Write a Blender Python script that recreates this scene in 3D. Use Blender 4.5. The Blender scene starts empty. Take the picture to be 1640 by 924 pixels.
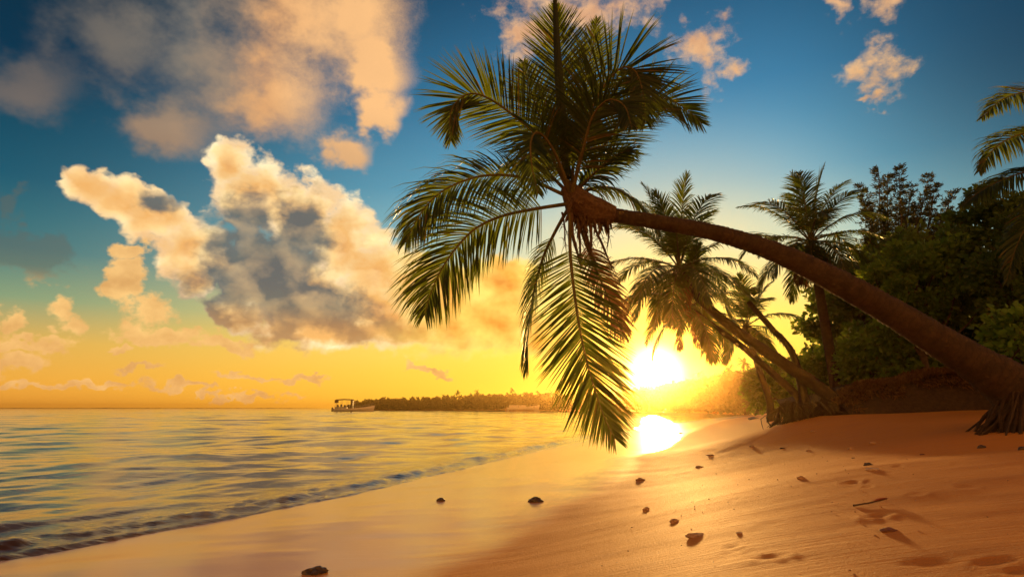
import bpy, bmesh, math, random
import numpy as np
from mathutils import Vector, Matrix, noise as mnoise

HAZE = 0.0005
R = math.radians
sc = bpy.context.scene
col = sc.collection

# ------------------------------------------------------------------ camera
CAM_H = 1.5
F = 977.0                       # focal length in photo pixels (photo 1640 wide)
PITCH = math.atan2(191.0, F)    # horizon sits 191 px under the middle
CP, SP = math.cos(PITCH), math.sin(PITCH)
cam_d = bpy.data.cameras.new('camera')
cam = bpy.data.objects.new('camera', cam_d)
col.objects.link(cam)
cam_d.sensor_width = 36.0
cam_d.lens = 36.0 * F / 1640.0
cam_d.clip_start = 0.05
cam_d.clip_end = 20000
cam.location = (0, 0, CAM_H)
cam.rotation_euler = (math.pi / 2 + PITCH, 0, 0)
sc.camera = cam


def ray(px, py):
    a, b = px - 820.0, 462.0 - py
    return Vector((a, F * CP - b * SP, F * SP + b * CP)).normalized()


def P(px, py, depth):
    """the point seen at a photo pixel, at a distance along world Y"""
    d = ray(px, py)
    return Vector((0, 0, CAM_H)) + d * (depth / d.y)


def on_z(px, py, z):
    d = ray(px, py)
    return Vector((0, 0, CAM_H)) + d * ((z - CAM_H) / d.z)


def azel(px, py):
    d = ray(px, py)
    return math.atan2(d.x, d.y), math.asin(d.z)


SUN_AZ, SUN_EL = azel(1050, 598)
SUN_DIR = Vector((math.sin(SUN_AZ) * math.cos(SUN_EL), math.cos(SUN_AZ) * math.cos(SUN_EL), math.sin(SUN_EL)))

# ------------------------------------------------------------------ render settings
sc.render.engine = 'CYCLES'
sc.cycles.use_denoising = True
sc.cycles.max_bounces = 8
sc.cycles.transparent_max_bounces = 12
sc.cycles.volume_bounces = 0
sc.cycles.sample_clamp_indirect = 6.0
sc.cycles.caustics_reflective = False
sc.cycles.caustics_refractive = False
sc.view_settings.view_transform = 'Standard'
sc.view_settings.look = 'None'
sc.view_settings.exposure = 0.28
sc.view_settings.gamma = 1.0
sc.view_settings.use_curve_mapping = False


def lin(r, g, b):
    f = lambda c: (c / 255) / 12.92 if c <= 10 else ((c / 255 + 0.055) / 1.055) ** 2.4
    return (f(r), f(g), f(b), 1.0)


# ------------------------------------------------------------------ a small node-expression helper
class NB:
    def __init__(self, tree):
        self.t = tree

    def new(self, kind, **kw):
        n = self.t.nodes.new(kind)
        for k, v in kw.items():
            setattr(n, k, v)
        return n

    def put(self, sock, v):
        if isinstance(v, bpy.types.NodeSocket):
            self.t.links.new(v, sock)
        else:
            sock.default_value = v

    def m(self, op, a, b=None, c=None, clamp=False):
        n = self.new('ShaderNodeMath', operation=op, use_clamp=clamp)
        for i, v in enumerate((a, b, c)):
            if v is not None:
                self.put(n.inputs[i], v)
        return n.outputs[0]

    def v(self, op, a, b=None, c=None, out=0, scale=None):
        n = self.new('ShaderNodeVectorMath', operation=op)
        for i, x in enumerate((a, b, c)):
            if x is not None:
                self.put(n.inputs[i], x)
        if scale is not None:
            self.put(n.inputs['Scale'], scale)
        return n.outputs[out]

    def step(self, x, a, b, lo=0.0, hi=1.0, kind='SMOOTHSTEP'):
        n = self.new('ShaderNodeMapRange', interpolation_type=kind, clamp=True)
        self.put(n.inputs['Value'], x)
        self.put(n.inputs['From Min'], a)
        self.put(n.inputs['From Max'], b)
        self.put(n.inputs['To Min'], lo)
        self.put(n.inputs['To Max'], hi)
        return n.outputs['Result']

    def mix(self, f, a, b, blend='MIX', clamp=True):
        n = self.new('ShaderNodeMix', data_type='RGBA', blend_type=blend, clamp_factor=clamp)
        self.put(n.inputs['Factor'], f)
        self.put(n.inputs[6], a)
        self.put(n.inputs[7], b)
        return n.outputs[2]

    def ramp(self, x, stops, interp='LINEAR'):
        n = self.new('ShaderNodeValToRGB')
        cr = n.color_ramp
        cr.interpolation = interp
        while len(cr.elements) < len(stops):
            cr.elements.new(0.5)
        for e, (p, c) in zip(cr.elements, stops):
            e.position = p
        for e, (p, c) in zip(cr.elements, stops):
            e.color = c
        self.put(n.inputs[0], x)
        return n.outputs[0]

    def noise(self, vec, scale, detail=4, rough=0.5, dist=0.0, lac=2.0, out='Fac', ntype='FBM'):
        n = self.new('ShaderNodeTexNoise', noise_dimensions='3D')
        try:
            n.noise_type = ntype
        except Exception:
            pass
        self.put(n.inputs['Vector'], vec)
        n.inputs['Scale'].default_value = scale
        n.inputs['Detail'].default_value = detail
        n.inputs['Roughness'].default_value = rough
        n.inputs['Lacunarity'].default_value = lac
        n.inputs['Distortion'].default_value = dist
        return n.outputs[out]

    def sep(self, v):
        n = self.new('ShaderNodeSeparateXYZ')
        self.put(n.inputs[0], v)
        return n.outputs

    def comb(self, x, y, z):
        n = self.new('ShaderNodeCombineXYZ')
        for i, a in enumerate((x, y, z)):
            self.put(n.inputs[i], a)
        return n.outputs[0]


# ------------------------------------------------------------------ sky
world = bpy.data.worlds.new('World')
sc.world = world
world.use_nodes = True
nt = world.node_tree
nt.nodes.clear()
W = NB(nt)
tc = W.new('ShaderNodeTexCoord')
D = W.v('NORMALIZE', tc.outputs['Generated'])
dx, dy, dz = W.sep(D)
az = W.m('ARCTAN2', dx, dy)
el = W.m('ARCSINE', dz)
pol = W.comb(az, el, 0.0)

# clear-sky part: Nishita plus the saturated dusk gradient of this evening
sky = W.new('ShaderNodeTexSky')
sky.sky_type = 'NISHITA'
sky.sun_disc = False
sky.sun_elevation = SUN_EL
sky.sun_rotation = SUN_AZ
sky.air_density = 1.2
sky.dust_density = 1.5
sky.ozone_density = 1.5

cosang = W.v('DOT_PRODUCT', D, tuple(SUN_DIR), out=1)
ang = W.m('ARCCOSINE', W.m('MINIMUM', cosang, 0.99999))      # radians from the sun
t_el = W.m('DIVIDE', W.m('MAXIMUM', el, 0.0), R(40))
far = W.ramp(t_el, [(0.0, lin(222, 146, 50)), (0.05, lin(224, 160, 62)), (0.12, lin(206, 162, 78)), (0.20, lin(122, 146, 112)),
                    (0.29, lin(52, 108, 114)), (0.42, lin(22, 80, 100)), (0.64, lin(6, 47, 70)), (0.9, lin(7, 36, 50))])
near = W.ramp(t_el, [(0.0, lin(255, 186, 50)), (0.08, lin(255, 200, 70)), (0.16, lin(252, 212, 98)), (0.26, lin(214, 206, 150)),
                     (0.36, lin(146, 192, 192)), (0.50, lin(92, 160, 186)), (0.70, lin(48, 128, 170)), (0.92, lin(26, 98, 142))])
wn = W.step(ang, R(12), R(58), 1.0, 0.0, 'SMOOTHSTEP')
base = W.mix(wn, far, near)
low = W.m('MULTIPLY', W.step(el, R(16), R(30), 1.0, 0.0), 1.0)
yel = W.ramp(t_el, [(0.0, lin(255, 196, 48)), (0.2, lin(255, 210, 84)), (0.42, lin(246, 216, 140)), (0.7, lin(150, 186, 196)), (1.0, lin(60, 130, 170))])
wy = W.step(ang, R(2), R(27), 1.0, 0.0)
base = W.mix(wy, base, yel)
# darkening towards the far right and far left upper sky
base = W.mix(W.m('MULTIPLY', W.step(az, R(24), R(46)), W.step(el, R(4), R(26), 0.0, 0.82)), base, lin(9, 50, 74))
ns = W.v('SCALE', sky.outputs[0], scale=0.0015)
base = W.mix(1.0, base, ns, 'ADD')
# unseen sky behind the viewer: broad warm glow, added to light sand and trunks
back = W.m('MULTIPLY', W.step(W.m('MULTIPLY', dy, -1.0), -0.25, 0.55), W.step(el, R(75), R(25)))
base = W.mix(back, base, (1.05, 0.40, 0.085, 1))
# under the horizon: dim
base = W.mix(W.step(el, R(-0.6), R(-6)), base, lin(96, 70, 44))


def blobs(p, items, k=0.35):
    """smooth union of soft ellipses given in photo pixels, as a function of direction"""
    acc = None
    for (cx, cy, rx, ry) in items:
        a, e = azel(cx, cy)
        a1, _ = azel(cx + rx, cy)
        _, e1 = azel(cx, cy - ry)
        ra, re = abs(a1 - a), abs(e1 - e)
        q = W.v('MULTIPLY_ADD', p, (1 / ra, 1 / re, 0), (-a / ra, -e / re, 0))
        x = W.m('SUBTRACT', 1.0, W.v('LENGTH', q, out=1))
        acc = x if acc is None else W.m('SMOOTH_MAX', acc, x, k)
    return acc


# the sun's own glow
g = None
for (amp, width, c) in ((14.0, 0.75, (1.0, 0.84, 0.45, 1)), (1.8, 2.0, (1.0, 0.72, 0.16, 1)), (0.50, 8.5, (1.0, 0.56, 0.05, 1))):
    x = W.m('DIVIDE', ang, R(width))
    e = W.m('EXPONENT', W.m('MULTIPLY', x, -1.0)) if width > 1 else W.m('EXPONENT', W.m('MULTIPLY', W.m('POWER', W.m('DIVIDE', ang, R(1.35)), 2.0), -1.0))
    e = W.m('MULTIPLY', e, amp)
    gc = W.v('SCALE', c[:3], scale=e)
    g = gc if g is None else W.v('ADD', g, gc)


def finish(c):
    """add the sun's glow over a sky or cloud colour and make it a background"""
    b = W.new('ShaderNodeBackground')
    W.put(b.inputs['Color'], W.mix(1.0, c, g, 'ADD', False))
    b.inputs['Strength'].default_value = 1.0
    return b.outputs[0]


def mixsh(f, a, b):
    n = W.new('ShaderNodeMixShader')
    W.put(n.inputs[0], f)
    nt.links.new(a, n.inputs[1])
    nt.links.new(b, n.inputs[2])
    return n.outputs[0]


def box_mask(items, margin):
    """1 inside the part of the sky these clouds can reach: spares the far side of the sky their cost"""
    az0 = min(azel(x - rx * margin, y)[0] for x, y, rx, ry in items)
    az1 = max(azel(x + rx * margin, y)[0] for x, y, rx, ry in items)
    e0 = min(azel(820, y + ry * margin)[1] for x, y, rx, ry in items)
    e1 = max(azel(820, y - ry * margin)[1] for x, y, rx, ry in items) + R(1.5)
    e0 = min(e0, min(azel(x, y + ry * margin)[1] for x, y, rx, ry in items)) - R(1)
    e0 = max(e0, 0.0)
    az0 -= R(1.5)
    az1 += R(1.5)
    a = W.m('LESS_THAN', W.m('ABSOLUTE', W.m('SUBTRACT', az, (az0 + az1) / 2)), (az1 - az0) / 2)
    b = W.m('LESS_THAN', W.m('ABSOLUTE', W.m('SUBTRACT', el, (e0 + e1) / 2)), (e1 - e0) / 2)
    return W.m('MULTIPLY', a, b)


Ds = W.v('MULTIPLY', D, (1.0, 1.0, 1.25))
LOFF = (math.cos(R(50)) * 0.014, 0, math.sin(R(50)) * 0.014)


def turbulence(wa, wb, scale=16.0, detail=8, rough=0.6, off=0.0, rs=9.0, lo=2.2):
    Do = W.v('ADD', Ds, (off, off * 0.7, 0))
    n1 = W.noise(Do, 6.0, 2, 0.5, out='Color')
    n2 = W.noise(Do, 24.0, 3, 0.6, out='Color')
    warp = W.v('MULTIPLY', W.v('SUBTRACT', n1, (0.5, 0.5, 0.5)), (wa, wa, 0))
    warp = W.v('MULTIPLY_ADD', W.v('SUBTRACT', n2, (0.5, 0.5, 0.5)), (wb, wb, 0), warp)
    fb = W.noise(Do, scale, detail, rough)
    fb2 = W.noise(W.v('ADD', Do, tuple(x * lo for x in LOFF)), rs, 4, 0.5)
    fb1 = W.noise(Do, rs, 4, 0.5)
    return W.v('ADD', pol, warp), W.m('SUBTRACT', fb, 0.5), W.m('SUBTRACT', fb1, fb2), n2


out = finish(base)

# --- high soft cloud, upper left
itA = [(470, 30, 200, 150), (330, 90, 175, 120), (285, 195, 100, 80), (420, 160, 135, 95), (560, 20, 110, 105),
       (605, 120, 60, 50), (630, 185, 36, 50), (150, 40, 140, 95), (575, 245, 46, 44), (30, 110, 100, 70)]
wpA, fb, relief, _ = turbulence(0.14, 0.065, 12.0, 9, 0.64, 0.0, 6.0, 2.6)
fa = W.m('ADD', blobs(wpA, itA, 0.45), W.m('MULTIPLY', fb, 1.5))
edge = W.step(az, azel(420, 100)[0], azel(600, 100)[0], 0.95, 0.62)
covA = W.step(fa, -0.06, edge, 0.0, 0.97)
covA = W.m('MULTIPLY', covA, W.step(az, azel(-20, 100)[0], azel(240, 100)[0], 0.40, 1.0))
gradA = W.step(W.m('ADD', az, W.m('MULTIPLY', fb, 0.12)), azel(150, 100)[0], azel(520, 100)[0])
colA = W.ramp(gradA, [(0.0, lin(44, 68, 80)), (0.30, lin(74, 88, 94)), (0.55, lin(140, 120, 102)), (0.8, lin(226, 162, 100)), (1.0, lin(252, 190, 122))])
lowA = W.step(el, azel(300, 250)[1], azel(300, 110)[1])
colA = W.mix(W.m('MULTIPLY', W.m('SUBTRACT', 1.0, lowA), 0.55), colA, lin(170, 128, 92))
tone = W.m('ADD', W.m('MULTIPLY', relief, 0.9), W.m('MULTIPLY', fb, -0.25))
colA = W.mix(W.m('ADD', 0.5, tone, clamp=True), W.mix(0.35, colA, lin(66, 78, 90)), W.mix(0.25, colA, lin(255, 208, 150)))
out = mixsh(box_mask(itA, 1.8), out, mixsh(covA, out, finish(colA)))

# --- small scattered clouds: low left, then upper right
itL = [(95, 482, 44, 32), (112, 520, 30, 28), (30, 585, 74, 30), (8, 520, 34, 32), (40, 555, 80, 15), (228, 500, 52, 42), (262, 545, 88, 20),
       (196, 442, 34, 36), (215, 402, 32, 18), (370, 550, 62, 14), (200, 572, 32, 8), (215, 606, 46, 7), (400, 606, 60, 7), (480, 612, 50, 6),
       (100, 634, 210, 8), (340, 638, 160, 7), (690, 592, 42, 9), (16, 330, 28, 28), (40, 400, 100, 44)]
itR = [(1395, 120, 66, 42), (1420, 22, 48, 40), (1128, 58, 52, 52), (925, 18, 160, 60), (840, 55, 48, 50), (1340, 25, 24, 40),
       (1155, 112, 32, 40), (1385, 165, 44, 14)]
for items, off in ((itL, 0.0), (itR, 1.7)):
    wpS, fb, relief, _ = turbulence(0.085, 0.07, 26.0, 8, 0.66, off, 16.0, 1.4)
    fs = W.m('ADD', blobs(wpS, items, 0.3), W.m('MULTIPLY', fb, 2.1 if off == 0 else 2.6))
    covS = W.step(fs, -0.02, 0.48 if off == 0 else 1.0, 0.0, 0.93 if off == 0 else 0.88)
    colS = W.ramp(t_el, [(0.0, lin(232, 160, 76)), (0.15, lin(240, 178, 92)), (0.45, lin(248, 186, 104)), (0.65, lin(246, 180, 112)), (1.0, lin(236, 172, 138))])
    toneS = W.m('ADD', W.m('MULTIPLY', relief, 2.0), W.m('MULTIPLY', W.m('SUBTRACT', fs, 0.5), -0.25))
    colS = W.mix(W.m('ADD', 0.5, toneS, clamp=True), W.mix(0.5, colS, lin(156, 112, 80)), W.mix(0.35, colS, lin(255, 226, 160)))
    if off == 0:
        dim = W.step(el, azel(30, 470)[1], azel(30, 420)[1])
        dim = W.m('MULTIPLY', dim, W.step(az, azel(120, 400)[0], azel(170, 400)[0], 1.0, 0.0))
        colS = W.mix(dim, colS, lin(92, 92, 82))
        covS = W.m('MULTIPLY', covS, W.m('SUBTRACT', 1.0, W.m('MULTIPLY', dim, 0.5)))
    out = mixsh(box_mask(items, 1.75), out, mixsh(covS, out, finish(colS)))

# --- the big cumulus
itB = [(138, 290, 46, 40), (190, 318, 56, 42), (250, 345, 68, 48), (300, 395, 60, 64), (312, 446, 30, 44), (366, 268, 42, 58),
       (408, 318, 84, 72), (482, 350, 90, 82), (548, 384, 68, 74), (600, 430, 74, 72), (425, 440, 108, 92), (505, 470, 124, 98), (600, 490, 120, 84), (350, 420, 44, 40),
       (560, 528, 190, 42), (650, 460, 70, 70), (700, 495, 96, 84), (785, 512, 90, 64), (870, 540, 64, 40), (380, 500, 58, 36), (800, 450, 70, 50)]
itD = [(388, 372, 48, 46), (398, 440, 66, 84), (476, 405, 44, 76), (440, 492, 110, 50), (510, 500, 70, 40), (540, 532, 130, 20), (250, 322, 40, 16)]
wpB, fb, relief, n2 = turbulence(0.055, 0.034, 18.0, 9, 0.60, 0.0, 10.0, 2.0)
vor = W.new('ShaderNodeTexVoronoi', feature='F1', voronoi_dimensions='3D')
W.put(vor.inputs['Vector'], W.v('MULTIPLY_ADD', n2, (0.04, 0.04, 0.04), Ds))
vor.inputs['Scale'].default_value = 22.0
vor.inputs['Detail'].default_value = 1.6
vor.inputs['Roughness'].default_value = 0.6
vor.inputs['Lacunarity'].default_value = 2.3
puff = W.m('SUBTRACT', 0.5, vor.outputs['Distance'])
# broad billows: the side of each that faces the light is brighter
vd = []
for o_ in ((0, 0, 0), (0.012, 0, 0.016)):
    v_ = W.new('ShaderNodeTexVoronoi', feature='F1', voronoi_dimensions='3D')
    W.put(v_.inputs['Vector'], W.v('ADD', W.v('MULTIPLY_ADD', n2, (0.05, 0.05, 0.05), Ds), o_))
    v_.inputs['Scale'].default_value = 13.0
    v_.inputs['Detail'].default_value = 1.0
    v_.inputs['Roughness'].default_value = 0.6
    vd.append(v_.outputs['Distance'])
relief2 = W.m('SUBTRACT', vd[1], vd[0])
bill = W.m('SUBTRACT', 0.45, vd[0])
fB = W.m('ADD', blobs(wpB, itB, 0.22), W.m('MULTIPLY_ADD', fb, 0.9, W.m('MULTIPLY', puff, 0.36)))
bottom = W.step(el, azel(560, 585)[1], azel(560, 520)[1], 0.42, 0.12)
covB = W.step(fB, -0.16, bottom)
covB = W.m('MULTIPLY', covB, W.step(az, azel(850, 500)[0], azel(950, 500)[0], 1.0, 0.0))
dark = blobs(wpB, itD, 0.3)
kD = W.step(W.m('SUBTRACT', W.m('MULTIPLY_ADD', fb, 1.9, dark), W.m('MULTIPLY_ADD', relief2, 0.55, W.m('MULTIPLY', bill, 0.35))), -0.45, 0.45)
thick = W.step(fB, 0.0, 1.0)
lit = W.m('ADD', W.m('MULTIPLY_ADD', relief2, 1.1, W.m('MULTIPLY', relief, 1.8)), W.m('MULTIPLY', puff, 0.45))
colB = W.ramp(thick, [(0.0, lin(255, 246, 208)), (0.22, lin(255, 230, 166)), (0.6, lin(246, 196, 118)), (1.0, lin(226, 170, 104))])
colB = W.mix(W.step(az, azel(200, 400)[0], azel(360, 400)[0], 0.55, 0.0), colB, lin(250, 190, 104))
colB = W.mix(W.m('ADD', 0.42, lit, clamp=True), W.mix(0.60, colB, lin(208, 150, 92)), W.mix(0.42, colB, lin(255, 236, 180)))
shade = W.ramp(W.step(el, azel(450, 570)[1], azel(450, 440)[1]), [(0.0, lin(244, 168, 62)), (0.34, lin(208, 146, 72)), (0.68, lin(104, 106, 94)), (1.0, lin(62, 92, 102))])
shade = W.mix(W.m('ADD', W.m('MULTIPLY_ADD', puff, 0.30, 0.40), W.m('MULTIPLY_ADD', relief2, 1.6, W.m('MULTIPLY', relief, 1.8)), clamp=True), W.mix(0.55, shade, lin(44, 76, 90)), W.mix(0.36, shade, lin(232, 184, 124)))
colB = W.mix(W.m('MULTIPLY', kD, 0.88), colB, shade)
warmB = W.m('MULTIPLY', W.step(az, azel(560, 500)[0], azel(740, 500)[0]), 0.88)
goldB = W.mix(W.m('ADD', 0.45, W.m('ADD', W.m('MULTIPLY', relief, 3.0), W.m('MULTIPLY', W.m('SUBTRACT', 0.6, fB), 0.6)), clamp=True), lin(214, 128, 36), lin(255, 216, 100))
colB = W.mix(warmB, colB, goldB)
out = mixsh(box_mask(itB, 1.5), out, mixsh(covB, out, finish(colB)))

world.cycles.sampling_method = 'MANUAL'
world.cycles.sample_map_resolution = 512
wo = W.new('ShaderNodeOutputWorld')
nt.links.new(out, wo.inputs['Surface'])

# ------------------------------------------------------------------ sun
sun_d = bpy.data.lights.new('sun', 'SUN')
sun_d.energy = 5.0
sun_d.angle = R(2.5)
sun_d.color = (1.0, 0.52, 0.14)
sun = bpy.data.objects.new('sun', sun_d)
col.objects.link(sun)
sun.location = SUN_DIR * 200
sun.rotation_euler = SUN_DIR.to_track_quat('Z', 'Y').to_euler()

# ------------------------------------------------------------------ tags, meshes
def tag(o, label=None, cat=None, group=None, kind=None):
    if label:
        o['label'] = label
    if cat:
        o['category'] = cat
    if group:
        o['group'] = group
    if kind:
        o['kind'] = kind
    return o


def empty(name, loc):
    o = bpy.data.objects.new(name, None)
    o.empty_display_size = 0.2
    col.objects.link(o)
    o.location = loc
    return o


def link(name, me, mats, parent=None, origin=None):
    """link mesh data given in world coordinates as ONE object, its origin at ORIGIN or at its parent's"""
    o = bpy.data.objects.new(name, me)
    for m in (mats if isinstance(mats, (list, tuple)) else [mats]):
        me.materials.append(m)
    col.objects.link(o)
    if parent is not None:
        org = Vector(parent.location)
        p = parent.parent
        while p is not None:
            org = org + Vector(p.location)
            p = p.parent
        me.transform(Matrix.Translation(-org))
        o.parent = parent
    elif origin is not None:
        me.transform(Matrix.Translation(-Vector(origin)))
        o.location = origin
    return o


class MB:
    """collects vertices and faces of one mesh"""

    def __init__(self):
        self.v, self.f, self.mi = [], [], []

    def add(self, vs, fs, mi=0):
        n = len(self.v)
        self.v.extend([tuple(x) for x in vs])
        self.f.extend([tuple(i + n for i in f) for f in fs])
        self.mi.extend([mi] * len(fs))

    def tube(self, pts, rad, seg=8, cap=True, mi=0, rough=0.0, rnd=None):
        pts = [Vector(p) for p in pts]
        n = len(pts)
        vs = []
        up = None
        for i, p in enumerate(pts):
            t = (pts[min(i + 1, n - 1)] - pts[max(i - 1, 0)]).normalized()
            if up is None:
                up = t.orthogonal().normalized()
            up = (up - t * up.dot(t))
            up = up.normalized() if up.length > 1e-6 else t.orthogonal().normalized()
            b = t.cross(up)
            r = rad[i] if hasattr(rad, '__len__') else rad
            for k in range(seg):
                a = 2 * math.pi * k / seg
                q = r * (1 + (rnd.uniform(-rough, rough) if rnd else 0))
                vs.append(p + (up * math.cos(a) + b * math.sin(a)) * q)
        fs = []
        for i in range(n - 1):
            for k in range(seg):
                k2 = (k + 1) % seg
                fs.append((i * seg + k, i * seg + k2, (i + 1) * seg + k2, (i + 1) * seg + k))
        if cap:
            fs.append(tuple(range(seg - 1, -1, -1)))
            fs.append(tuple((n - 1) * seg + k for k in range(seg)))
        self.add(vs, fs, mi)

    def box(self, lo, hi, mi=0):
        x0, y0, z0 = lo
        x1, y1, z1 = hi
        self.add([(x0, y0, z0), (x1, y0, z0), (x1, y1, z0), (x0, y1, z0), (x0, y0, z1), (x1, y0, z1), (x1, y1, z1), (x0, y1, z1)],
                 [(0, 3, 2, 1), (4, 5, 6, 7), (0, 1, 5, 4), (1, 2, 6, 5), (2, 3, 7, 6), (3, 0, 4, 7)], mi)

    def mesh(self, name, smooth=False):
        me = bpy.data.meshes.new(name)
        me.from_pydata(self.v, [], self.f)
        if any(self.mi):
            me.polygons.foreach_set('material_index', self.mi)
        if smooth:
            me.polygons.foreach_set('use_smooth', [True] * len(self.f))
        if getattr(self, 'along', None):
            a_ = me.attributes.new('along', 'FLOAT', 'POINT')
            a_.data.foreach_set('value', self.along)
        me.update()
        return me

    def build(self, name, mats, parent=None, origin=None, smooth=False):
        return link(name, self.mesh(name, smooth), mats, parent, origin)


def catmull(pts, n):
    """n points along a smooth curve through pts, evenly spaced by length"""
    pts = [Vector(p) for p in pts]
    q = [pts[0] * 2 - pts[1]] + pts + [pts[-1] * 2 - pts[-2]]
    fine = []
    for i in range(1, len(q) - 2):
        for k in range(24):
            t = k / 24
            a, b, c, d = q[i - 1], q[i], q[i + 1], q[i + 2]
            fine.append(0.5 * ((2 * b) + (c - a) * t + (2 * a - 5 * b + 4 * c - d) * t * t + (3 * b - a - 3 * c + d) * t ** 3))
    fine.append(pts[-1])
    L = [0.0]
    for i in range(1, len(fine)):
        L.append(L[-1] + (fine[i] - fine[i - 1]).length)
    out = []
    j = 0
    for k in range(n):
        s = L[-1] * k / (n - 1)
        while j < len(L) - 2 and L[j + 1] < s:
            j += 1
        u = (s - L[j]) / max(1e-9, L[j + 1] - L[j])
        out.append(fine[j].lerp(fine[j + 1], min(1, max(0, u))))
    return out


def interp(x, xs, ys):
    return float(np.interp(x, xs, ys))


def mat(name):
    m = bpy.data.materials.new(name)
    m.use_nodes = True
    t = m.node_tree
    t.nodes.clear()
    o = t.nodes.new('ShaderNodeOutputMaterial')
    return m, NB(t), o


def principled(n, **kw):
    p = n.new('ShaderNodeBsdfPrincipled')
    for k, v in kw.items():
        n.put(p.inputs[k.replace('_', ' ')], v)
    return p


# ------------------------------------------------------------------ value noise for terrain and waves (numpy)
_rs = np.random.RandomState(11)
_tab = _rs.rand(256, 256)


def vnoise(x, y):
    xi, yi = np.floor(x).astype(int), np.floor(y).astype(int)
    fx, fy = x - xi, y - yi
    fx, fy = fx * fx * (3 - 2 * fx), fy * fy * (3 - 2 * fy)
    g = lambda a, b: _tab[a % 256, b % 256]
    return (g(xi, yi) * (1 - fx) + g(xi + 1, yi) * fx) * (1 - fy) + (g(xi, yi + 1) * (1 - fx) + g(xi + 1, yi + 1) * fx) * fy - 0.5


# ------------------------------------------------------------------ the shore: where the water ends, seen in plan
_shore = [on_z(px, py, 0.0) for px, py in ((-140, 916), (0, 893), (200, 858), (450, 815), (600, 784), (700, 759), (830, 729), (930, 706), (1010, 690), (1090, 676))]
SY = np.array([-30.0, 0.0] + [p.y for p in _shore] + [160.0, 400.0])
SX = np.array([-22.0, -7.6] + [p.x for p in _shore] + [62.0, 170.0])


def shore_s(x, y):
    """metres inland from the water's edge, square to the shore"""
    return (x - np.interp(y, SY, SX)) * 0.9


def base_z(s, y=0.0):
    k = 0.10 * (1 + 1.4 * np.clip((np.asarray(y, float) - 7.0) / 8.0, 0, 1) * np.clip((45.0 - np.asarray(y, float)) / 25.0, 0.3, 1))
    up = 0.055 * s + k * np.logaddexp(0, (np.minimum(s, 11.0) - 5.0) * 1.6) / 1.6
    up = np.where(up > 1.2, 1.2 + 0.24 * np.tanh((up - 1.2) / 0.5), up)
    return np.where(s > 0, up, np.maximum(0.055 * s, -2.5 + 0.002 * s))


# the sand as it stands where the photo shows it: (pixel, distance)
_ctl = [(1640, 924, 2.6), (1110, 860, 4.0), (1400, 740, 6.5), (1610, 686, 8.7), (1480, 661, 14.0), (1390, 664, 15.5), (1265, 674, 15.0), 
        (1250, 770, 6.0), (1450, 860, 3.6), (1560, 760, 5.0), (1640, 664, 10.5), (1580, 655, 13.5)]
CX = np.array([P(*c).x for c in _ctl])
CY = np.array([P(*c).y for c in _ctl])
CZ = np.array([P(*c).z for c in _ctl])
_wet = [on_z(px, py, z) for px, py, z in ((690, 945, .262), (800, 905, .270), (880, 850, .272), (950, 800, .272), (1010, 755, .272), (1055, 722, .272), (1085, 706, .272), (560, 900, .20), (680, 860, .20), (780, 820, .21), (880, 770, .21), (960, 735, .21), (400, 870, .12), (650, 800, .12), (800, 760, .13))]
CX = np.concatenate([CX, [p.x for p in _wet]])
CY = np.concatenate([CY, [p.y for p in _wet]])
CZ = np.concatenate([CZ, [p.z for p in _wet]])
_res = CZ - base_z(shore_s(CX, CY), CY)


def _kern(d):
    return np.exp(-(d / 2.3) ** 2)


_K = _kern(np.hypot(CX[:, None] - CX[None], CY[:, None] - CY[None])) + np.eye(len(CX)) * 0.20
_wts = np.linalg.solve(_K, _res)


def ground_z(x, y, fine=True):
    x, y = np.atleast_1d(np.asarray(x, float)), np.atleast_1d(np.asarray(y, float))
    s = shore_s(x, y)
    z = base_z(s, y)
    for cx, cy, w in zip(CX, CY, _wts):
        z = z + w * _kern(np.hypot(x - cx, y - cy))
    # the shore undulates a little
    z = z + np.clip(1 - np.abs(s) / 6, 0, 1) * 0.02 * vnoise(x * 0.9 + 7, y * 0.9)
    if fine:
        z = z + 0.010 * vnoise(x * 2.1, y * 2.1 + 31) + 0.006 * vnoise(x * 1.4, y * 7.0 + 3) * (s > 1.0)
        for (mx, my, rx, ry, a, dep) in MARKS:
            ca, sa = math.cos(a), math.sin(a)
            ux, uy = ((x - mx) * ca + (y - my) * sa) / rx, (-(x - mx) * sa + (y - my) * ca) / ry
            r2 = ux * ux + uy * uy
            z = z + dep * (-np.exp(-r2 * 1.6) + 0.40 * np.exp(-(np.sqrt(r2) - 1.25) ** 2 * 9))
    return z


MARKS = []


def gz(x, y):
    return float(ground_z(x, y, False)[0])


def on_ground(px, py):
    """where the line of sight through a pixel meets the sand"""
    d = ray(px, py)
    t = 0.5
    while t < 400:
        p = Vector((0, 0, CAM_H)) + d * t
        if p.z < gz(p.x, p.y):
            lo, hi = t - max(0.03, t * 0.01), t
            for _ in range(18):
                m = (lo + hi) / 2
                p = Vector((0, 0, CAM_H)) + d * m
                if p.z < gz(p.x, p.y):
                    hi = m
                else:
                    lo = m
            return Vector((p.x, p.y, gz(p.x, p.y)))
        t += max(0.03, t * 0.01)
    return None


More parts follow.
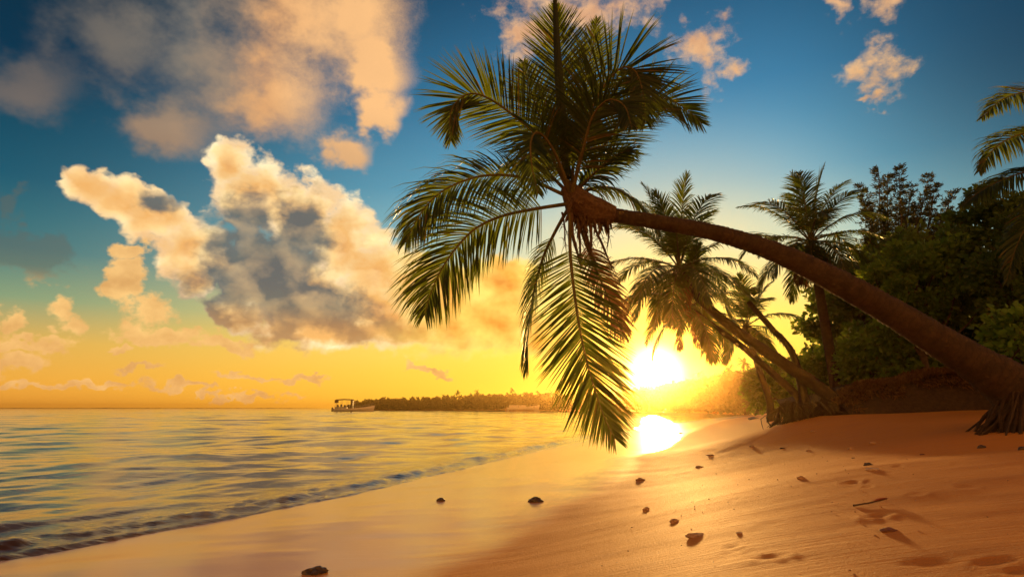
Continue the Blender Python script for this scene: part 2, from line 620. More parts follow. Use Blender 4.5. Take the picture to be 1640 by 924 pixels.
# footprints and scoured hollows in the sand
for (px, py, rx, ry, dep) in ((1362, 772, .12, .055, .02), (1392, 778, .07, .04, .012), (1405, 826, .13, .05, .018), (1280, 751, .12, .05, .022), (1276, 733, .10, .05, .02), (1292, 700, .16, .06, .02),
                              (1300, 692, .14, .06, .02), (1268, 712, .13, .06, .02), (1370, 712, .16, .05, .02), (1395, 712, .12, .06, .02), (1240, 742, .09, .05, .014), (1310, 728, .10, .05, .014),
                              (1460, 722, .20, .05, .016), (1340, 705, .15, .06, .018), (1240, 690, .16, .07, .02), (1210, 705, .14, .06, .014), (1440, 745, .07, .04, .012), (1150, 722, .14, .05, .012)):
    p = on_ground(px, py)
    MARKS.append((p.x, p.y, rx * 0.8, ry * 1.0, 0.15, dep * 0.85))


_rm = random.Random(12)
for _k in range(26):
    p = on_ground(_rm.uniform(1080, 1640), 664 + 250 * _rm.random() ** 1.7)
    if p is not None and p.z > 0.6:
        MARKS.append((p.x, p.y, _rm.uniform(.05, .13), _rm.uniform(.04, .07), _rm.uniform(-.6, .6), _rm.uniform(.003, .007)))

# ------------------------------------------------------------------ beach (one sheet, sea floor included)
def polar_sheet(name, angs, rads):
    A, Rr = np.meshgrid(angs, rads)
    x, y = Rr * np.sin(A), Rr * np.cos(A)
    return x, y


def sheet_mesh(name, x, y, z, closed=False):
    nr, na = x.shape
    co = np.stack([x, y, z], -1).reshape(-1, 3)
    i = np.arange(nr - 1)[:, None] * na
    k = np.arange(na if closed else na - 1)[None]
    k2 = (k + 1) % na
    f = np.stack([i + k, i + k2, i + na + k2, i + na + k], -1).reshape(-1, 4)
    me = bpy.data.meshes.new(name)
    me.vertices.add(len(co))
    me.vertices.foreach_set('co', co.ravel().astype(np.float32))
    me.loops.add(len(f) * 4)
    me.loops.foreach_set('vertex_index', f.ravel().astype(np.int32))
    me.polygons.add(len(f))
    me.polygons.foreach_set('loop_start', np.arange(0, len(f) * 4, 4, dtype=np.int32))
    me.polygons.foreach_set('loop_total', np.full(len(f), 4, dtype=np.int32))
    me.polygons.foreach_set('use_smooth', np.ones(len(f), dtype=bool))
    me.update(calc_edges=True)
    return me


angs = np.concatenate([np.radians(np.arange(-50, 50, 0.17)), np.radians(np.arange(50, 310, 3.0))])
rads = np.exp(np.linspace(math.log(0.4), math.log(1700), 560))
bx, by = polar_sheet('beach', angs, rads)
bz = ground_z(bx.ravel(), by.ravel()).reshape(bx.shape)
# orientation: faces up
me = sheet_mesh('beach', bx, by, bz, closed=True)

m_sand, n, o = mat('sand')
geo = n.new('ShaderNodeNewGeometry')
pos = geo.outputs['Position']
px_, py_, pz_ = n.sep(pos)
wob = n.noise(pos, 0.7, 3, 0.55)
streak = n.noise(n.v('MULTIPLY', pos, (1.2, 16.0, 1.0)), 1.6, 5, 0.62)
streak2 = n.noise(n.v('MULTIPLY', pos, (1.0, 5.0, 1.0)), 1.1, 4, 0.6)
grain = n.noise(pos, 150.0, 2, 0.8)
grain2 = n.noise(pos, 60.0, 3, 0.7)
hgt = n.m('ADD', pz_, n.m('ADD', n.m('MULTIPLY', n.m('SUBTRACT', wob, 0.5), 0.06), n.m('MULTIPLY', n.m('SUBTRACT', streak, 0.5), 0.03)))
wet = n.step(hgt, 0.245, 0.30, 1.0, 0.0)
film = n.step(n.m('ADD', hgt, n.m('MULTIPLY', n.m('SUBTRACT', streak2, 0.5), 0.06)), 0.20, 0.285, 1.0, 0.0)
damp = n.step(hgt, 0.25, 0.9, 1.0, 0.0)
dryc = n.mix(grain2, (0.50, 0.205, 0.028, 1), (0.62, 0.275, 0.045, 1))
dryc = n.mix(n.m('MULTIPLY', n.step(grain, 0.56, 0.68), 0.75), dryc, (0.24, 0.10, 0.035, 1))
dryc = n.mix(n.m('MULTIPLY', n.step(streak2, 0.45, 0.75), 0.25), dryc, (0.36, 0.15, 0.05, 1))
wetc = n.mix(grain2, (0.62, 0.255, 0.012, 1), (0.74, 0.315, 0.016, 1))
cc = n.mix(wet, dryc, wetc)
rough = n.m('SUBTRACT', 0.85, n.m('MULTIPLY', damp, 0.15))
rough = n.m('SUBTRACT', rough, n.m('MULTIPLY', wet, 0.46))
rough = n.m('SUBTRACT', rough, n.m('MULTIPLY', film, 0.20))
bh = n.m('ADD', n.m('MULTIPLY', streak, 0.012), n.m('MULTIPLY', streak2, 0.010))
bh = n.m('ADD', bh, n.m('MULTIPLY', grain2, n.m('SUBTRACT', 0.0062, n.m('MULTIPLY', wet, 0.0038))))
bh = n.m('ADD', bh, n.m('MULTIPLY', grain, n.m('SUBTRACT', 0.0034, n.m('MULTIPLY', wet, 0.0024))))
bump = n.new('ShaderNodeBump')
n.put(bump.inputs['Strength'], n.m('SUBTRACT', 0.95, n.m('MULTIPLY', wet, 0.68)))
bump.inputs['Distance'].default_value = 1.0
n.put(bump.inputs['Height'], bh)
p = principled(n, Base_Color=cc, Roughness=n.m('SUBTRACT', 0.72, n.m('MULTIPLY', wet, 0.30)), IOR=1.34, Normal=bump.outputs[0])
n.put(p.inputs['Coat Weight'], n.m('MULTIPLY', film, 0.85))
p.inputs['Coat Roughness'].default_value = 0.17
p.inputs['Coat IOR'].default_value = 1.75
n.t.links.new(p.outputs[0], o.inputs['Surface'])
beach = link('beach', me, m_sand)
tag(beach, 'wide sand beach wet and shining along the water', 'beach', kind='structure')

# ------------------------------------------------------------------ sea
wa = np.radians(np.arange(-78, 40, 0.24))
wr = np.exp(np.linspace(math.log(3.0), math.log(1600), 700))
sx, sy = polar_sheet('sea', wa, wr)
ss = shore_s(sx, sy)
rr = np.hypot(sx, sy)
zz = np.zeros_like(sx)
rnd = random.Random(5)
for k in range(46):
    lam = 0.5 * (18 / 0.5) ** (k / 45)
    ang_ = math.radians(rnd.gauss(25, 30))          # travel direction, mostly towards the shore
    ddx, ddy = math.cos(ang_), -math.sin(ang_)
    amp = 0.0046 * lam ** 0.85 * rnd.uniform(0.5, 1.2)
    kk = 2 * math.pi / lam
    phx = vnoise(sx * 0.5 / lam + k * 3.1, sy * 0.5 / lam) * 5.0
    env = 0.6 + 0.9 * vnoise(sx * 0.16 / lam + k * 9.7, sy * 0.16 / lam + 5)
    fade = np.clip((lam / np.maximum(rr * 0.011 * 2.5, 1e-3) - 0.6), 0, 1)
    ph = kk * (ddx * sx + ddy * sy) + phx + rnd.uniform(0, 6.28)
    w = np.sin(ph)
    w = w + 0.22 * np.cos(2 * ph)
    shal = np.clip(-ss / (lam * 0.8 + 0.6), 0.12, 1)
    zz += amp * w * np.clip(env, 0, 1.4) * fade * shal
# small swell rising before it runs out, and the lip of the wash
along = sy
prof = lambda c, w1, w2: np.where(ss > c, np.exp(-((ss - c) / w1) ** 2), np.exp(-((ss - c) / w2) ** 2))
cw = -1.55 - 0.35 * np.sin(along * 0.22 + 0.4) + 0.5 * vnoise(along * 0.35, along * 0 + 2.2)
zz += 0.12 * prof(cw, 0.22, 0.85) * np.clip((11.5 - along) / 4.0, 0, 1) * (0.75 + 0.7 * vnoise(along * 0.8, along * 0 + 8.1))
cw2 = -0.55 + 0.25 * vnoise(along * 0.8, along * 0 + 5.5)
zz += 0.075 * prof(cw2, 0.16, 0.55) * (0.8 + 0.9 * vnoise(along * 1.7, along * 0 + 1.1)) * np.clip(along / 8.0, 0.3, 1)
edge_n = vnoise(along * 0.7, along * 0 + 9.3) * 0.30 + vnoise(along * 2.3, along * 0 + 4.3) * 0.12
zz += 0.030 * prof(0.05 + edge_n * 0.5, 0.10, 0.30)
chop = (vnoise(sx * 4.3 + 3, sy * 4.3) * 0.5 + vnoise(sx * 9.3, sy * 9.3 + 7) * 0.34) * 0.085 * np.clip((24 - sy) / 14, 0.3, 1)
zz += chop * np.exp(-((ss + 0.55) / 0.75) ** 2) * np.clip((60 - rr) / 30, 0, 1)
keep = ss < 1.2
zz = np.where(ss > 0.15 + edge_n, zz - (ss - 0.15 - edge_n) * 0.10, zz)
gzv = ground_z(sx.ravel(), sy.ravel()).reshape(sx.shape)
me = sheet_mesh('sea', sx, sy, zz)
at = me.attributes.new('depth', 'FLOAT', 'POINT')
at.data.foreach_set('value', (zz - gzv).ravel().astype(np.float32))
at = me.attributes.new('inland', 'FLOAT', 'POINT')
at.data.foreach_set('value', (ss).ravel().astype(np.float32))
bm = bmesh.new()
bm.from_mesh(me)
dl = bm.verts.layers.float['depth']
kill = [f for f in bm.faces if all(v[dl] < -0.03 for v in f.verts)]
bmesh.ops.delete(bm, geom=kill, context='FACES')
bm.to_mesh(me)
bm.free()

m_sea, n, o = mat('sea_water')
geo = n.new('ShaderNodeNewGeometry')
pos = geo.outputs['Position']
da = n.new('ShaderNodeAttribute', attribute_name='depth').outputs['Fac']
ia = n.new('ShaderNodeAttribute', attribute_name='inland').outputs['Fac']
dist = n.v('LENGTH', pos, out=1)
b1 = n.noise(n.v('MULTIPLY', pos, (0.55, 1.3, 1.0)), 1.1, 6, 0.55, 0.3)
b2 = n.noise(n.v('MULTIPLY', pos, (0.5, 1.5, 1.0)), 7.0, 4, 0.6, 0.4)
b3 = n.noise(n.v('MULTIPLY', pos, (0.5, 1.6, 1.0)), 0.16, 4, 0.5, 0.3)
nearw = n.step(ia, -2.6, -0.2)
hh = n.m('MULTIPLY', b1, 0.032)
hh = n.m('ADD', hh, n.m('MULTIPLY', b2, n.m('ADD', 0.006, n.m('MULTIPLY', nearw, 0.022))))
hh = n.m('ADD', hh, n.m('MULTIPLY', b3, 0.20))
bump = n.new('ShaderNodeBump')
n.put(bump.inputs['Strength'], n.step(dist, 60, 1500, 0.55, 0.40))
bump.inputs['Distance'].default_value = 1.0
n.put(bump.inputs['Height'], hh)
fr = n.new('ShaderNodeFresnel')
fr.inputs['IOR'].default_value = 1.33
n.t.links.new(bump.outputs[0], fr.inputs['Normal'])
gl = n.new('ShaderNodeBsdfGlossy')
gl.inputs['Color'].default_value = (1, 1, 1, 1)
gl.inputs['Roughness'].default_value = 0.08
n.t.links.new(bump.outputs[0], gl.inputs['Normal'])
tr = n.new('ShaderNodeBsdfTransparent')
n.put(tr.inputs['Color'], n.mix(n.step(da, 0.0, 0.35), (0.90, 0.84, 0.76, 1), (0.42, 0.52, 0.50, 1)))
df = n.new('ShaderNodeBsdfDiffuse')
n.put(df.inputs['Color'], n.mix(n.step(da, 0.05, 0.9), (0.15, 0.085, 0.042, 1), (0.008, 0.055, 0.065, 1)))
opa = n.m('SUBTRACT', 1.0, n.m('EXPONENT', n.m('MULTIPLY', n.m('MAXIMUM', da, 0.0), -6.0)))
m1 = n.new('ShaderNodeMixShader')
n.put(m1.inputs[0], opa)
n.t.links.new(tr.outputs[0], m1.inputs[1])
n.t.links.new(df.outputs[0], m1.inputs[2])
# thin foam along the lip
fo = n.noise(pos, 46.0, 5, 0.75)
fo2 = n.noise(pos, 3.0, 3, 0.6)
fm = n.m('MULTIPLY', n.step(n.m('ADD', fo, n.m('MULTIPLY', fo2, 0.6)), 0.86, 1.02), n.m('MULTIPLY', n.step(ia, -0.7, -0.02), 0.42))
fd = n.new('ShaderNodeBsdfDiffuse')
fd.inputs['Color'].default_value = (0.50, 0.36, 0.24, 1)
m0 = n.new('ShaderNodeMixShader')
n.put(m0.inputs[0], fm)
n.t.links.new(m1.outputs[0], m0.inputs[1])
n.t.links.new(fd.outputs[0], m0.inputs[2])
m2 = n.new('ShaderNodeMixShader')
n.put(m2.inputs[0], fr.outputs[0])
n.t.links.new(m0.outputs[0], m2.inputs[1])
n.t.links.new(gl.outputs[0], m2.inputs[2])
n.t.links.new(m2.outputs[0], o.inputs['Surface'])
sea = link('sea', me, m_sea)
tag(sea, 'calm rippled sea reflecting the sunset', 'sea', kind='structure')

# ------------------------------------------------------------------ plant materials
def leaf_mat(name, c1, c2, trans, tw=0.4, rough=0.45, scale=3.0, dry=None):
    m, n, o = mat(name)
    geo = n.new('ShaderNodeNewGeometry')
    nz = n.noise(geo.outputs['Position'], scale, 3, 0.6)
    rndi = geo.outputs['Random Per Island']
    f = n.m('ADD', n.m('MULTIPLY', nz, 0.55), n.m('MULTIPLY', rndi, 0.45), clamp=True)
    c = n.mix(n.step(f, 0.25, 0.75), c1, c2)
    tcol = n.mix(n.step(f, 0.2, 0.8), trans, tuple(x * 1.35 for x in trans[:3]) + (1,))
    if dry:
        k = n.step(n.m('ADD', n.m('MULTIPLY', rndi, 0.7), n.m('MULTIPLY', nz, 0.3)), 0.80, 0.88)
        c = n.mix(n.m('MULTIPLY', k, 0.7), c, dry)
        tcol = n.mix(n.m('MULTIPLY', k, 0.7), tcol, dry)
    p = principled(n, Base_Color=c, Roughness=rough)
    p.inputs['Specular IOR Level'].default_value = 0.35
    t = n.new('ShaderNodeBsdfTranslucent')
    n.put(t.inputs['Color'], tcol)
    s = n.new('ShaderNodeMixShader')
    s.inputs[0].default_value = tw
    n.t.links.new(p.outputs[0], s.inputs[1])
    n.t.links.new(t.outputs[0], s.inputs[2])
    n.t.links.new(s.outputs[0], o.inputs['Surface'])
    return m


def bark_mat(name, c1, c2, scale=9.0, rings=0.0, strength=0.6):
    m, n, o = mat(name)
    geo = n.new('ShaderNodeNewGeometry')
    nz = n.noise(geo.outputs['Position'], scale, 6, 0.65)
    n2 = n.noise(geo.outputs['Position'], scale * 6, 3, 0.7)
    c = n.mix(n.step(nz, 0.35, 0.68), c1, c2)
    if rings:
        ra = n.new('ShaderNodeAttribute', attribute_name='along').outputs['Fac']
        w_ = n.m('SINE', n.m('MULTIPLY', n.m('ADD', ra, n.m('MULTIPLY', nz, 0.26)), 6.2832 / 0.085))
        line = n.step(w_, 0.55, 0.95)
        c = n.mix(n.m('MULTIPLY', line, 0.40), c, tuple(x * 0.45 for x in c1[:3]) + (1,))
        nz = n.m('SUBTRACT', nz, n.m('MULTIPLY', line, 0.22))
    c = n.mix(n.m('MULTIPLY', n.step(n2, 0.5, 0.75), 0.5), c, tuple(x * 0.4 for x in c1[:3]) + (1,))
    bump = n.new('ShaderNodeBump')
    bump.inputs['Strength'].default_value = strength
    bump.inputs['Distance'].default_value = 0.03
    n.put(bump.inputs['Height'], n.m('ADD', nz, n.m('MULTIPLY', n2, 0.5)))
    p = principled(n, Base_Color=c, Roughness=0.85, Normal=bump.outputs[0])
    n.t.links.new(p.outputs[0], o.inputs['Surface'])
    return m


M_FROND = leaf_mat('palm_leaf', (0.010, 0.024, 0.006, 1), (0.020, 0.042, 0.009, 1), (0.15, 0.205, 0.016, 1), 0.42, 0.4, 2.0, dry=(0.22, 0.12, 0.03, 1))
M_DRY = leaf_mat('dry_palm_leaf', (0.085, 0.045, 0.020, 1), (0.15, 0.085, 0.035, 1), (0.26, 0.12, 0.035, 1), 0.35, 0.7, 3.0)
M_RACHIS = bark_mat('palm_rib', (0.075, 0.065, 0.02, 1), (0.13, 0.105, 0.032, 1), 6.0)
M_BARK = bark_mat('palm_bark', (0.025, 0.0135, 0.008, 1), (0.056, 0.031, 0.018, 1), 7.0, 1.0, strength=0.8)
M_ROOT = bark_mat('root_soil', (0.026, 0.015, 0.009, 1), (0.060, 0.034, 0.019, 1), 12.0, strength=1.0)
M_FIBRE = bark_mat('palm_fibre', (0.075, 0.042, 0.022, 1), (0.15, 0.085, 0.042, 1), 18.0, strength=1.0)
M_LEAF = leaf_mat('broad_leaf', (0.050, 0.125, 0.016, 1), (0.100, 0.185, 0.028, 1), (0.28, 0.42, 0.035, 1), 0.42, 0.4, 1.1, dry=(0.14, 0.08, 0.02, 1))
M_LEAF2 = leaf_mat('dark_broad_leaf', (0.038, 0.092, 0.016, 1), (0.078, 0.145, 0.026, 1), (0.18, 0.27, 0.03, 1), 0.38, 0.45, 1.1, dry=(0.11, 0.065, 0.02, 1))
M_NEEDLE = leaf_mat('needle_leaf', (0.025, 0.042, 0.014, 1), (0.045, 0.065, 0.022, 1), (0.08, 0.085, 0.02, 1), 0.3, 0.6, 2.0)
M_WOOD = bark_mat('tree_bark', (0.06, 0.04, 0.026, 1), (0.13, 0.09, 0.06, 1), 8.0)


# ------------------------------------------------------------------ palm fronds
def frond_mesh(rach, rb, lmax, facing, droop, nl, rnd, width=0.028, start=0.14, twist=0.0, ragged=0.0, tipw=0.35, cam_pos=Vector((0, 0, CAM_H)), lift=0.12):
    """rib + two rows of leaflets along RACH (world points); facing 0 = blade faces up, 1 = blade faces the viewer's side"""
    mb = MB()
    n = len(rach)
    L = sum((rach[i + 1] - rach[i]).length for i in range(n - 1))
    mb.tube(rach, [rb * (1 - 0.86 * i / (n - 1)) for i in range(n)], 5, True, 1)
    for side in (-1, 1):
        for k in range(int(nl * 1.75)):
            t = start + (1 - start) * (k + rnd.uniform(-0.3, 0.3) + 0.5) / int(nl * 1.75)
            t = min(0.995, t)
            if ragged and rnd.random() < ragged:
                continue
            f = t * (n - 1)
            i = min(n - 2, int(f))
            u = f - i
            p = rach[i].lerp(rach[i + 1], u)
            T = (rach[min(n - 1, i + 2)] - rach[max(0, i - 1)]).normalized()
            upv = Vector((0, 0, 1)) - T * T.z
            upv = upv.normalized() if upv.length > 0.15 else Vector((0, -1, 0)) - T * (-T.y)
            tc_ = (cam_pos - p).normalized()
            tc_ = tc_ - T * tc_.dot(T)
            N = upv.normalized() * (1 - facing) + tc_.normalized() * facing
            N = (N - T * N.dot(T)).normalized()
            if twist:
                N = (Matrix.Rotation(twist * t, 3, T) @ N).normalized()
            S = T.cross(N).normalized()
            q = (t - start) / (1 - start)
            ln = lmax * (0.42 + 0.58 * math.sin(math.pi * min(1, 0.22 + 0.62 * q)) ** 1.1) * (1.0 if q < 0.7 else 1 - (1 - tipw) * (q - 0.7) / 0.3)
            ln *= rnd.uniform(0.95, 1.2)
            th = math.radians(68 - 46 * q + rnd.uniform(-6, 6))
            d = (S * side * math.sin(th) + T * math.cos(th) + N * (lift + rnd.uniform(-0.07, 0.07))).normalized()
            dr = droop * rnd.uniform(0.6, 1.6)
            w = width * (0.75 + 0.25 * math.sin(math.pi * q)) * rnd.uniform(0.8, 1.15)
            roll = rnd.uniform(-0.5, 0.5)
            vs = []
            c = p.copy()
            segs = 4
            dd = d.copy()
            for s in range(segs + 1):
                B = (T - dd * T.dot(dd))
                B = B.normalized() if B.length > 1e-3 else dd.orthogonal().normalized()
                B = Matrix.Rotation(roll * side, 3, dd) @ B
                ww = w * (0.55, 1.0, 0.92, 0.62, 0.04)[s]
                vs.append(c + B * ww * 0.5)
                vs.append(c - B * ww * 0.5)
                dd = (dd + Vector((0, 0, -1)) * dr * (0.25 + 0.35 * s)).normalized()
                c = c + dd * ln / segs
            mb.add(vs, [(2 * s, 2 * s + 1, 2 * s + 3, 2 * s + 2) for s in range(segs)], 0)
    return mb


def ringed_trunk(pts, rad, rnd, seg=18, ring=0.07):
    """a palm trunk with leaf-scar rings"""
    mb = MB()
    L = sum((pts[i + 1] - pts[i]).length for i in range(len(pts) - 1))
    nr = max(12, int(L / ring)) * 2
    c = catmull(pts, nr)
    rs = np.interp(np.linspace(0, 1, nr), np.linspace(0, 1, len(rad)), rad)
    rr_ = []
    for i in range(nr):
        k = i // 2
        j = 1.0 + (0.030 if i % 2 == 0 else -0.012) + 0.02 * math.sin(k * 1.7) + rnd.uniform(-0.010, 0.010)
        rr_.append(rs[i] * j)
    mb.tube(c, rr_, seg, True, 0, 0.022, rnd)
    mb.along = [L * (i // seg) / (nr - 1) for i in range(nr * seg)]
    return mb


# ------------------------------------------------------------------ the leaning palm in front
rnd = random.Random(3)
tp = [(1690, 700, 8.6), (1655, 650, 8.65), (1620, 619, 8.7), (1558, 579, 8.75), (1490, 538, 8.8), (1437, 505, 8.85), (1339, 450, 8.95), (1242, 404, 9.05), (1145, 373, 9.15), (1047, 355, 9.25), (985, 345, 9.3), (935, 334, 9.35)]
trunk_pts = [P(*a) for a in tp]
hub = P(915, 318, 9.4)
base = Vector((trunk_pts[0].x, trunk_pts[0].y, gz(trunk_pts[0].x, trunk_pts[0].y)))
palm = empty('coconut_palm', base)
tag(palm, 'big coconut palm with a long trunk leaning out over the sand from the right edge', 'palm tree')
tpr = [56, 56, 47, 39, 29, 26, 23.5, 21.5, 17.5, 14.5, 13.5, 13, 14]
_full = [trunk_pts[0] + Vector((0.1, 0, -0.25))] + trunk_pts
_cum = np.concatenate([[0], np.cumsum([(_full[i + 1] - _full[i]).length for i in range(len(_full) - 1)])])
_rad = [r / F * 8.5 for r in tpr]
tr_o = ringed_trunk(_full, list(np.interp(np.linspace(0, _cum[-1], 40), _cum, _rad)), rnd, 24).build('trunk', M_BARK, palm, smooth=True)
# root flare and the fringe of roots at its foot
mb = MB()
for k in range(230):
    a = rnd.uniform(0, 2 * math.pi)
    r0 = rnd.uniform(0.20, 0.52)
    r1 = r0 + rnd.uniform(0.10, 0.50) * (1.0 if rnd.random() < 0.6 else 0.4)
    p0 = base + Vector((-0.20 + math.cos(a) * r0 * 0.9, math.sin(a) * r0 * 0.8, rnd.uniform(0.10, 0.46)))
    q0 = base + Vector((-0.16 + math.cos(a) * r1 * 1.05, math.sin(a) * r1 * 0.8, 0))
    q0.z = gz(q0.x, q0.y) - 0.04
    mid = p0.lerp(q0, 0.5) + Vector((rnd.uniform(-.04, .04), rnd.uniform(-.04, .04), rnd.uniform(-0.05, 0.05)))
    mb.tube(catmull([p0, mid, q0], 5), [rnd.uniform(.012, .022)] * 5, 5)
mb.tube([base + Vector((-0.12, 0, -0.25)), base + Vector((-0.16, 0, 0.05)), base + Vector((-0.20, 0.0, 0.26)), base + Vector((-.24, 0, 0.45))], [0.80, 0.62, 0.50, 0.36], 20, True, 0, 0.10, rnd)
mb.build('root_flare', M_ROOT, palm)

# fronds: path in photo pixels, distance at hub and tip, blade facing, droop, leaflet length, leaflets a side
FR = [
    ([(905, 312), (842, 286), (782, 281), (735, 293), (700, 313), (672, 345), (650, 388)], 9.3, 8.8, 0.55, 0.34, 0.92, 74, {}),
    ([(905, 335), (855, 335), (805, 346), (765, 364), (735, 392), (708, 430), (690, 470), (680, 505)], 9.2, 8.5, 0.62, 0.22, 0.98, 78, {}),
    ([(911, 340), (913, 400), (920, 470), (932, 545), (950, 615), (968, 668), (985, 702)], 9.1, 8.6, 0.96, 0.03, 0.86, 84, {'start': 0.22, 'lift': 0.0}),
    ([(909, 342), (886, 377), (868, 418), (854, 473), (846, 530), (843, 596)], 9.5, 9.9, 0.45, 0.25, 0.62, 60, {'start': 0.2}),
    ([(905, 290), (868, 226), (818, 182), (786, 160), (758, 150), (734, 160), (721, 186), (722, 226)], 9.3, 9.0, 0.85, 0.05, 0.82, 80, {}),
    ([(908, 290), (903, 210), (897, 130), (893, 70), (889, 2)], 9.4, 9.7, 0.95, 0.02, 0.80, 84, {'tipw': 0.12}),
    ([(920, 300), (929, 250), (940, 200), (955, 160), (975, 128), (998, 108), (1018, 115), (1030, 150), (1034, 195)], 9.2, 8.6, 0.85, 0.06, 0.92, 88, {}),
    ([(925, 305), (950, 262), (980, 215), (1010, 175), (1040, 157), (1072, 160), (1100, 176), (1124, 198)], 9.6, 10.2, 0.85, 0.06, 0.80, 76, {}),
    ([(915, 295), (922, 220), (935, 140), (948, 80), (957, 30)], 9.7, 10.4, 0.75, 0.05, 0.75, 70, {'tipw': 0.2}),
    ([(912, 300), (893, 255), (876, 225), (860, 212), (850, 228), (852, 268), (862, 310)], 9.1, 8.0, 0.7, 0.20, 0.60, 56, {}),
    ([(925, 312), (950, 302), (985, 303), (1015, 320), (1038, 344), (1056, 372)], 9.6, 9.9, 0.35, 0.42, 0.55, 52, {}),
    ([(905, 300), (865, 268), (830, 262), (800, 278), (778, 310)], 9.6, 10.3, 0.4, 0.35, 0.60, 50, {}),
    ([(925, 300), (955, 275), (985, 250), (1012, 240)], 9.4, 9.2, 0.5, 0.25, 0.6, 46, {}),
    ([(910, 295), (885, 235), (862, 180), (845, 130), (838, 100)], 9.7, 10.4, 0.8, 0.05, 0.66, 64, {}),
    ([(922, 345), (940, 395), (958, 440), (980, 490), (1000, 540)], 9.5, 9.9, 0.6, 0.18, 0.55, 48, {'dry': 1, 'start': 0.3}),
    ([(918, 298), (935, 235), (950, 185), (975, 160), (1000, 170), (1012, 205)], 9.0, 8.1, 0.8, 0.12, 0.62, 58, {}),
]
hubp = []
for (pp, d0, d1, facing, droop, lmax, nl, kw) in FR:
    kw = dict(kw)
    dry = kw.pop('dry', 0)
    k = len(pp) - 1
    w3 = [P(px, py, d0 + (d1 - d0) * (i / k) ** 1.3) for i, (px, py) in enumerate(pp)]
    w3[0] = w3[0].lerp(hub, 0.5)
    fr = frond_mesh(catmull(w3, 30), 0.034, lmax, facing, droop, nl, rnd, **kw).build('frond', [M_DRY if dry else M_FROND, M_RACHIS], palm)
    if dry:
        fr['label'] = 'dry reddish frond hanging behind the crown'
# the spear: the newest frond, still folded
sp = [P(908, 285, 9.3), P(900, 190, 9.35), P(893, 90, 9.4), P(888, -14, 9.4)]
mb = MB()
for k in range(9):
    off = Vector((rnd.uniform(-1, 1), rnd.uniform(-1, 1), 0)) * 0.03
    c = catmull([p + off * (1 - i * 0.28) for i, p in enumerate(sp)], 14)
    mb.tube(c, [0.03 + 0.035 * math.sin(math.pi * min(1, i / 13 * 0.9 + 0.15)) * (1 if i < 12 else 0.4) for i in range(14)], 5)
mb.build('spear', M_FROND, palm)
# brown fibre sheath round the heart of the crown, old stalks hanging
mb = MB()
c0 = P(948, 340, 9.33)
for k in range(170):
    a = rnd.uniform(0, 6.28)
    p0 = c0 + Vector((rnd.uniform(-0.36, 0.30), rnd.uniform(-0.16, 0.16), rnd.uniform(-0.10, 0.16)))
    d = Vector((rnd.uniform(-0.35, 0.35), rnd.uniform(-0.3, 0.3), rnd.uniform(-1.0, 0.15))) * rnd.uniform(0.15, 0.42)
    mb.tube(catmull([p0, p0 + d * 0.5 + Vector((0, 0, 0.03)), p0 + d], 5), [rnd.uniform(0.010, 0.03)] * 4 + [0.004], 5)
mb.tube([P(985, 345, 9.3), P(955, 340, 9.32), P(925, 325, 9.35), P(908, 300, 9.38)], [0.13, 0.22, 0.23, 0.12], 14, True, 0, 0.12, rnd)
mb.build('fibre_sheath', M_FIBRE, palm, smooth=False)
for (x0, y0, x1, y1, x2, y2, r) in ((915, 340, 918, 380, 931, 425, .030), (932, 350, 944, 395, 956, 428, .028), (950, 360, 966, 395, 980, 430, .022), (900, 340, 904, 362, 905, 392, .016),
                                    (968, 350, 975, 368, 973, 395, .018), (945, 355, 947, 380, 946, 402, .03), (925, 350, 928, 380, 930, 420, .026), (958, 352, 960, 372, 957, 380, .02)):
    mb = MB()
    c = catmull([P(x0, y0, 9.3), P(x1, y1, 9.25 + rnd.uniform(-.2, .2)), P(x2, y2, 9.3)], 10)
    mb.tube(c, [r * (1.1 - 0.06 * i) for i in range(10)], 6, True, 0, 0.15, rnd)
    for k in range(16):
        p0 = c[rnd.randint(3, 9)]
        e = p0 + Vector((rnd.uniform(-.12, .12), rnd.uniform(-.1, .1), rnd.uniform(-.24, .04)))
        mb.tube([p0, p0.lerp(e, .5) + Vector((0, 0, .03)), e], [.006, .005, .002], 4)
    mb.build('flower_stalk', M_FIBRE, palm)


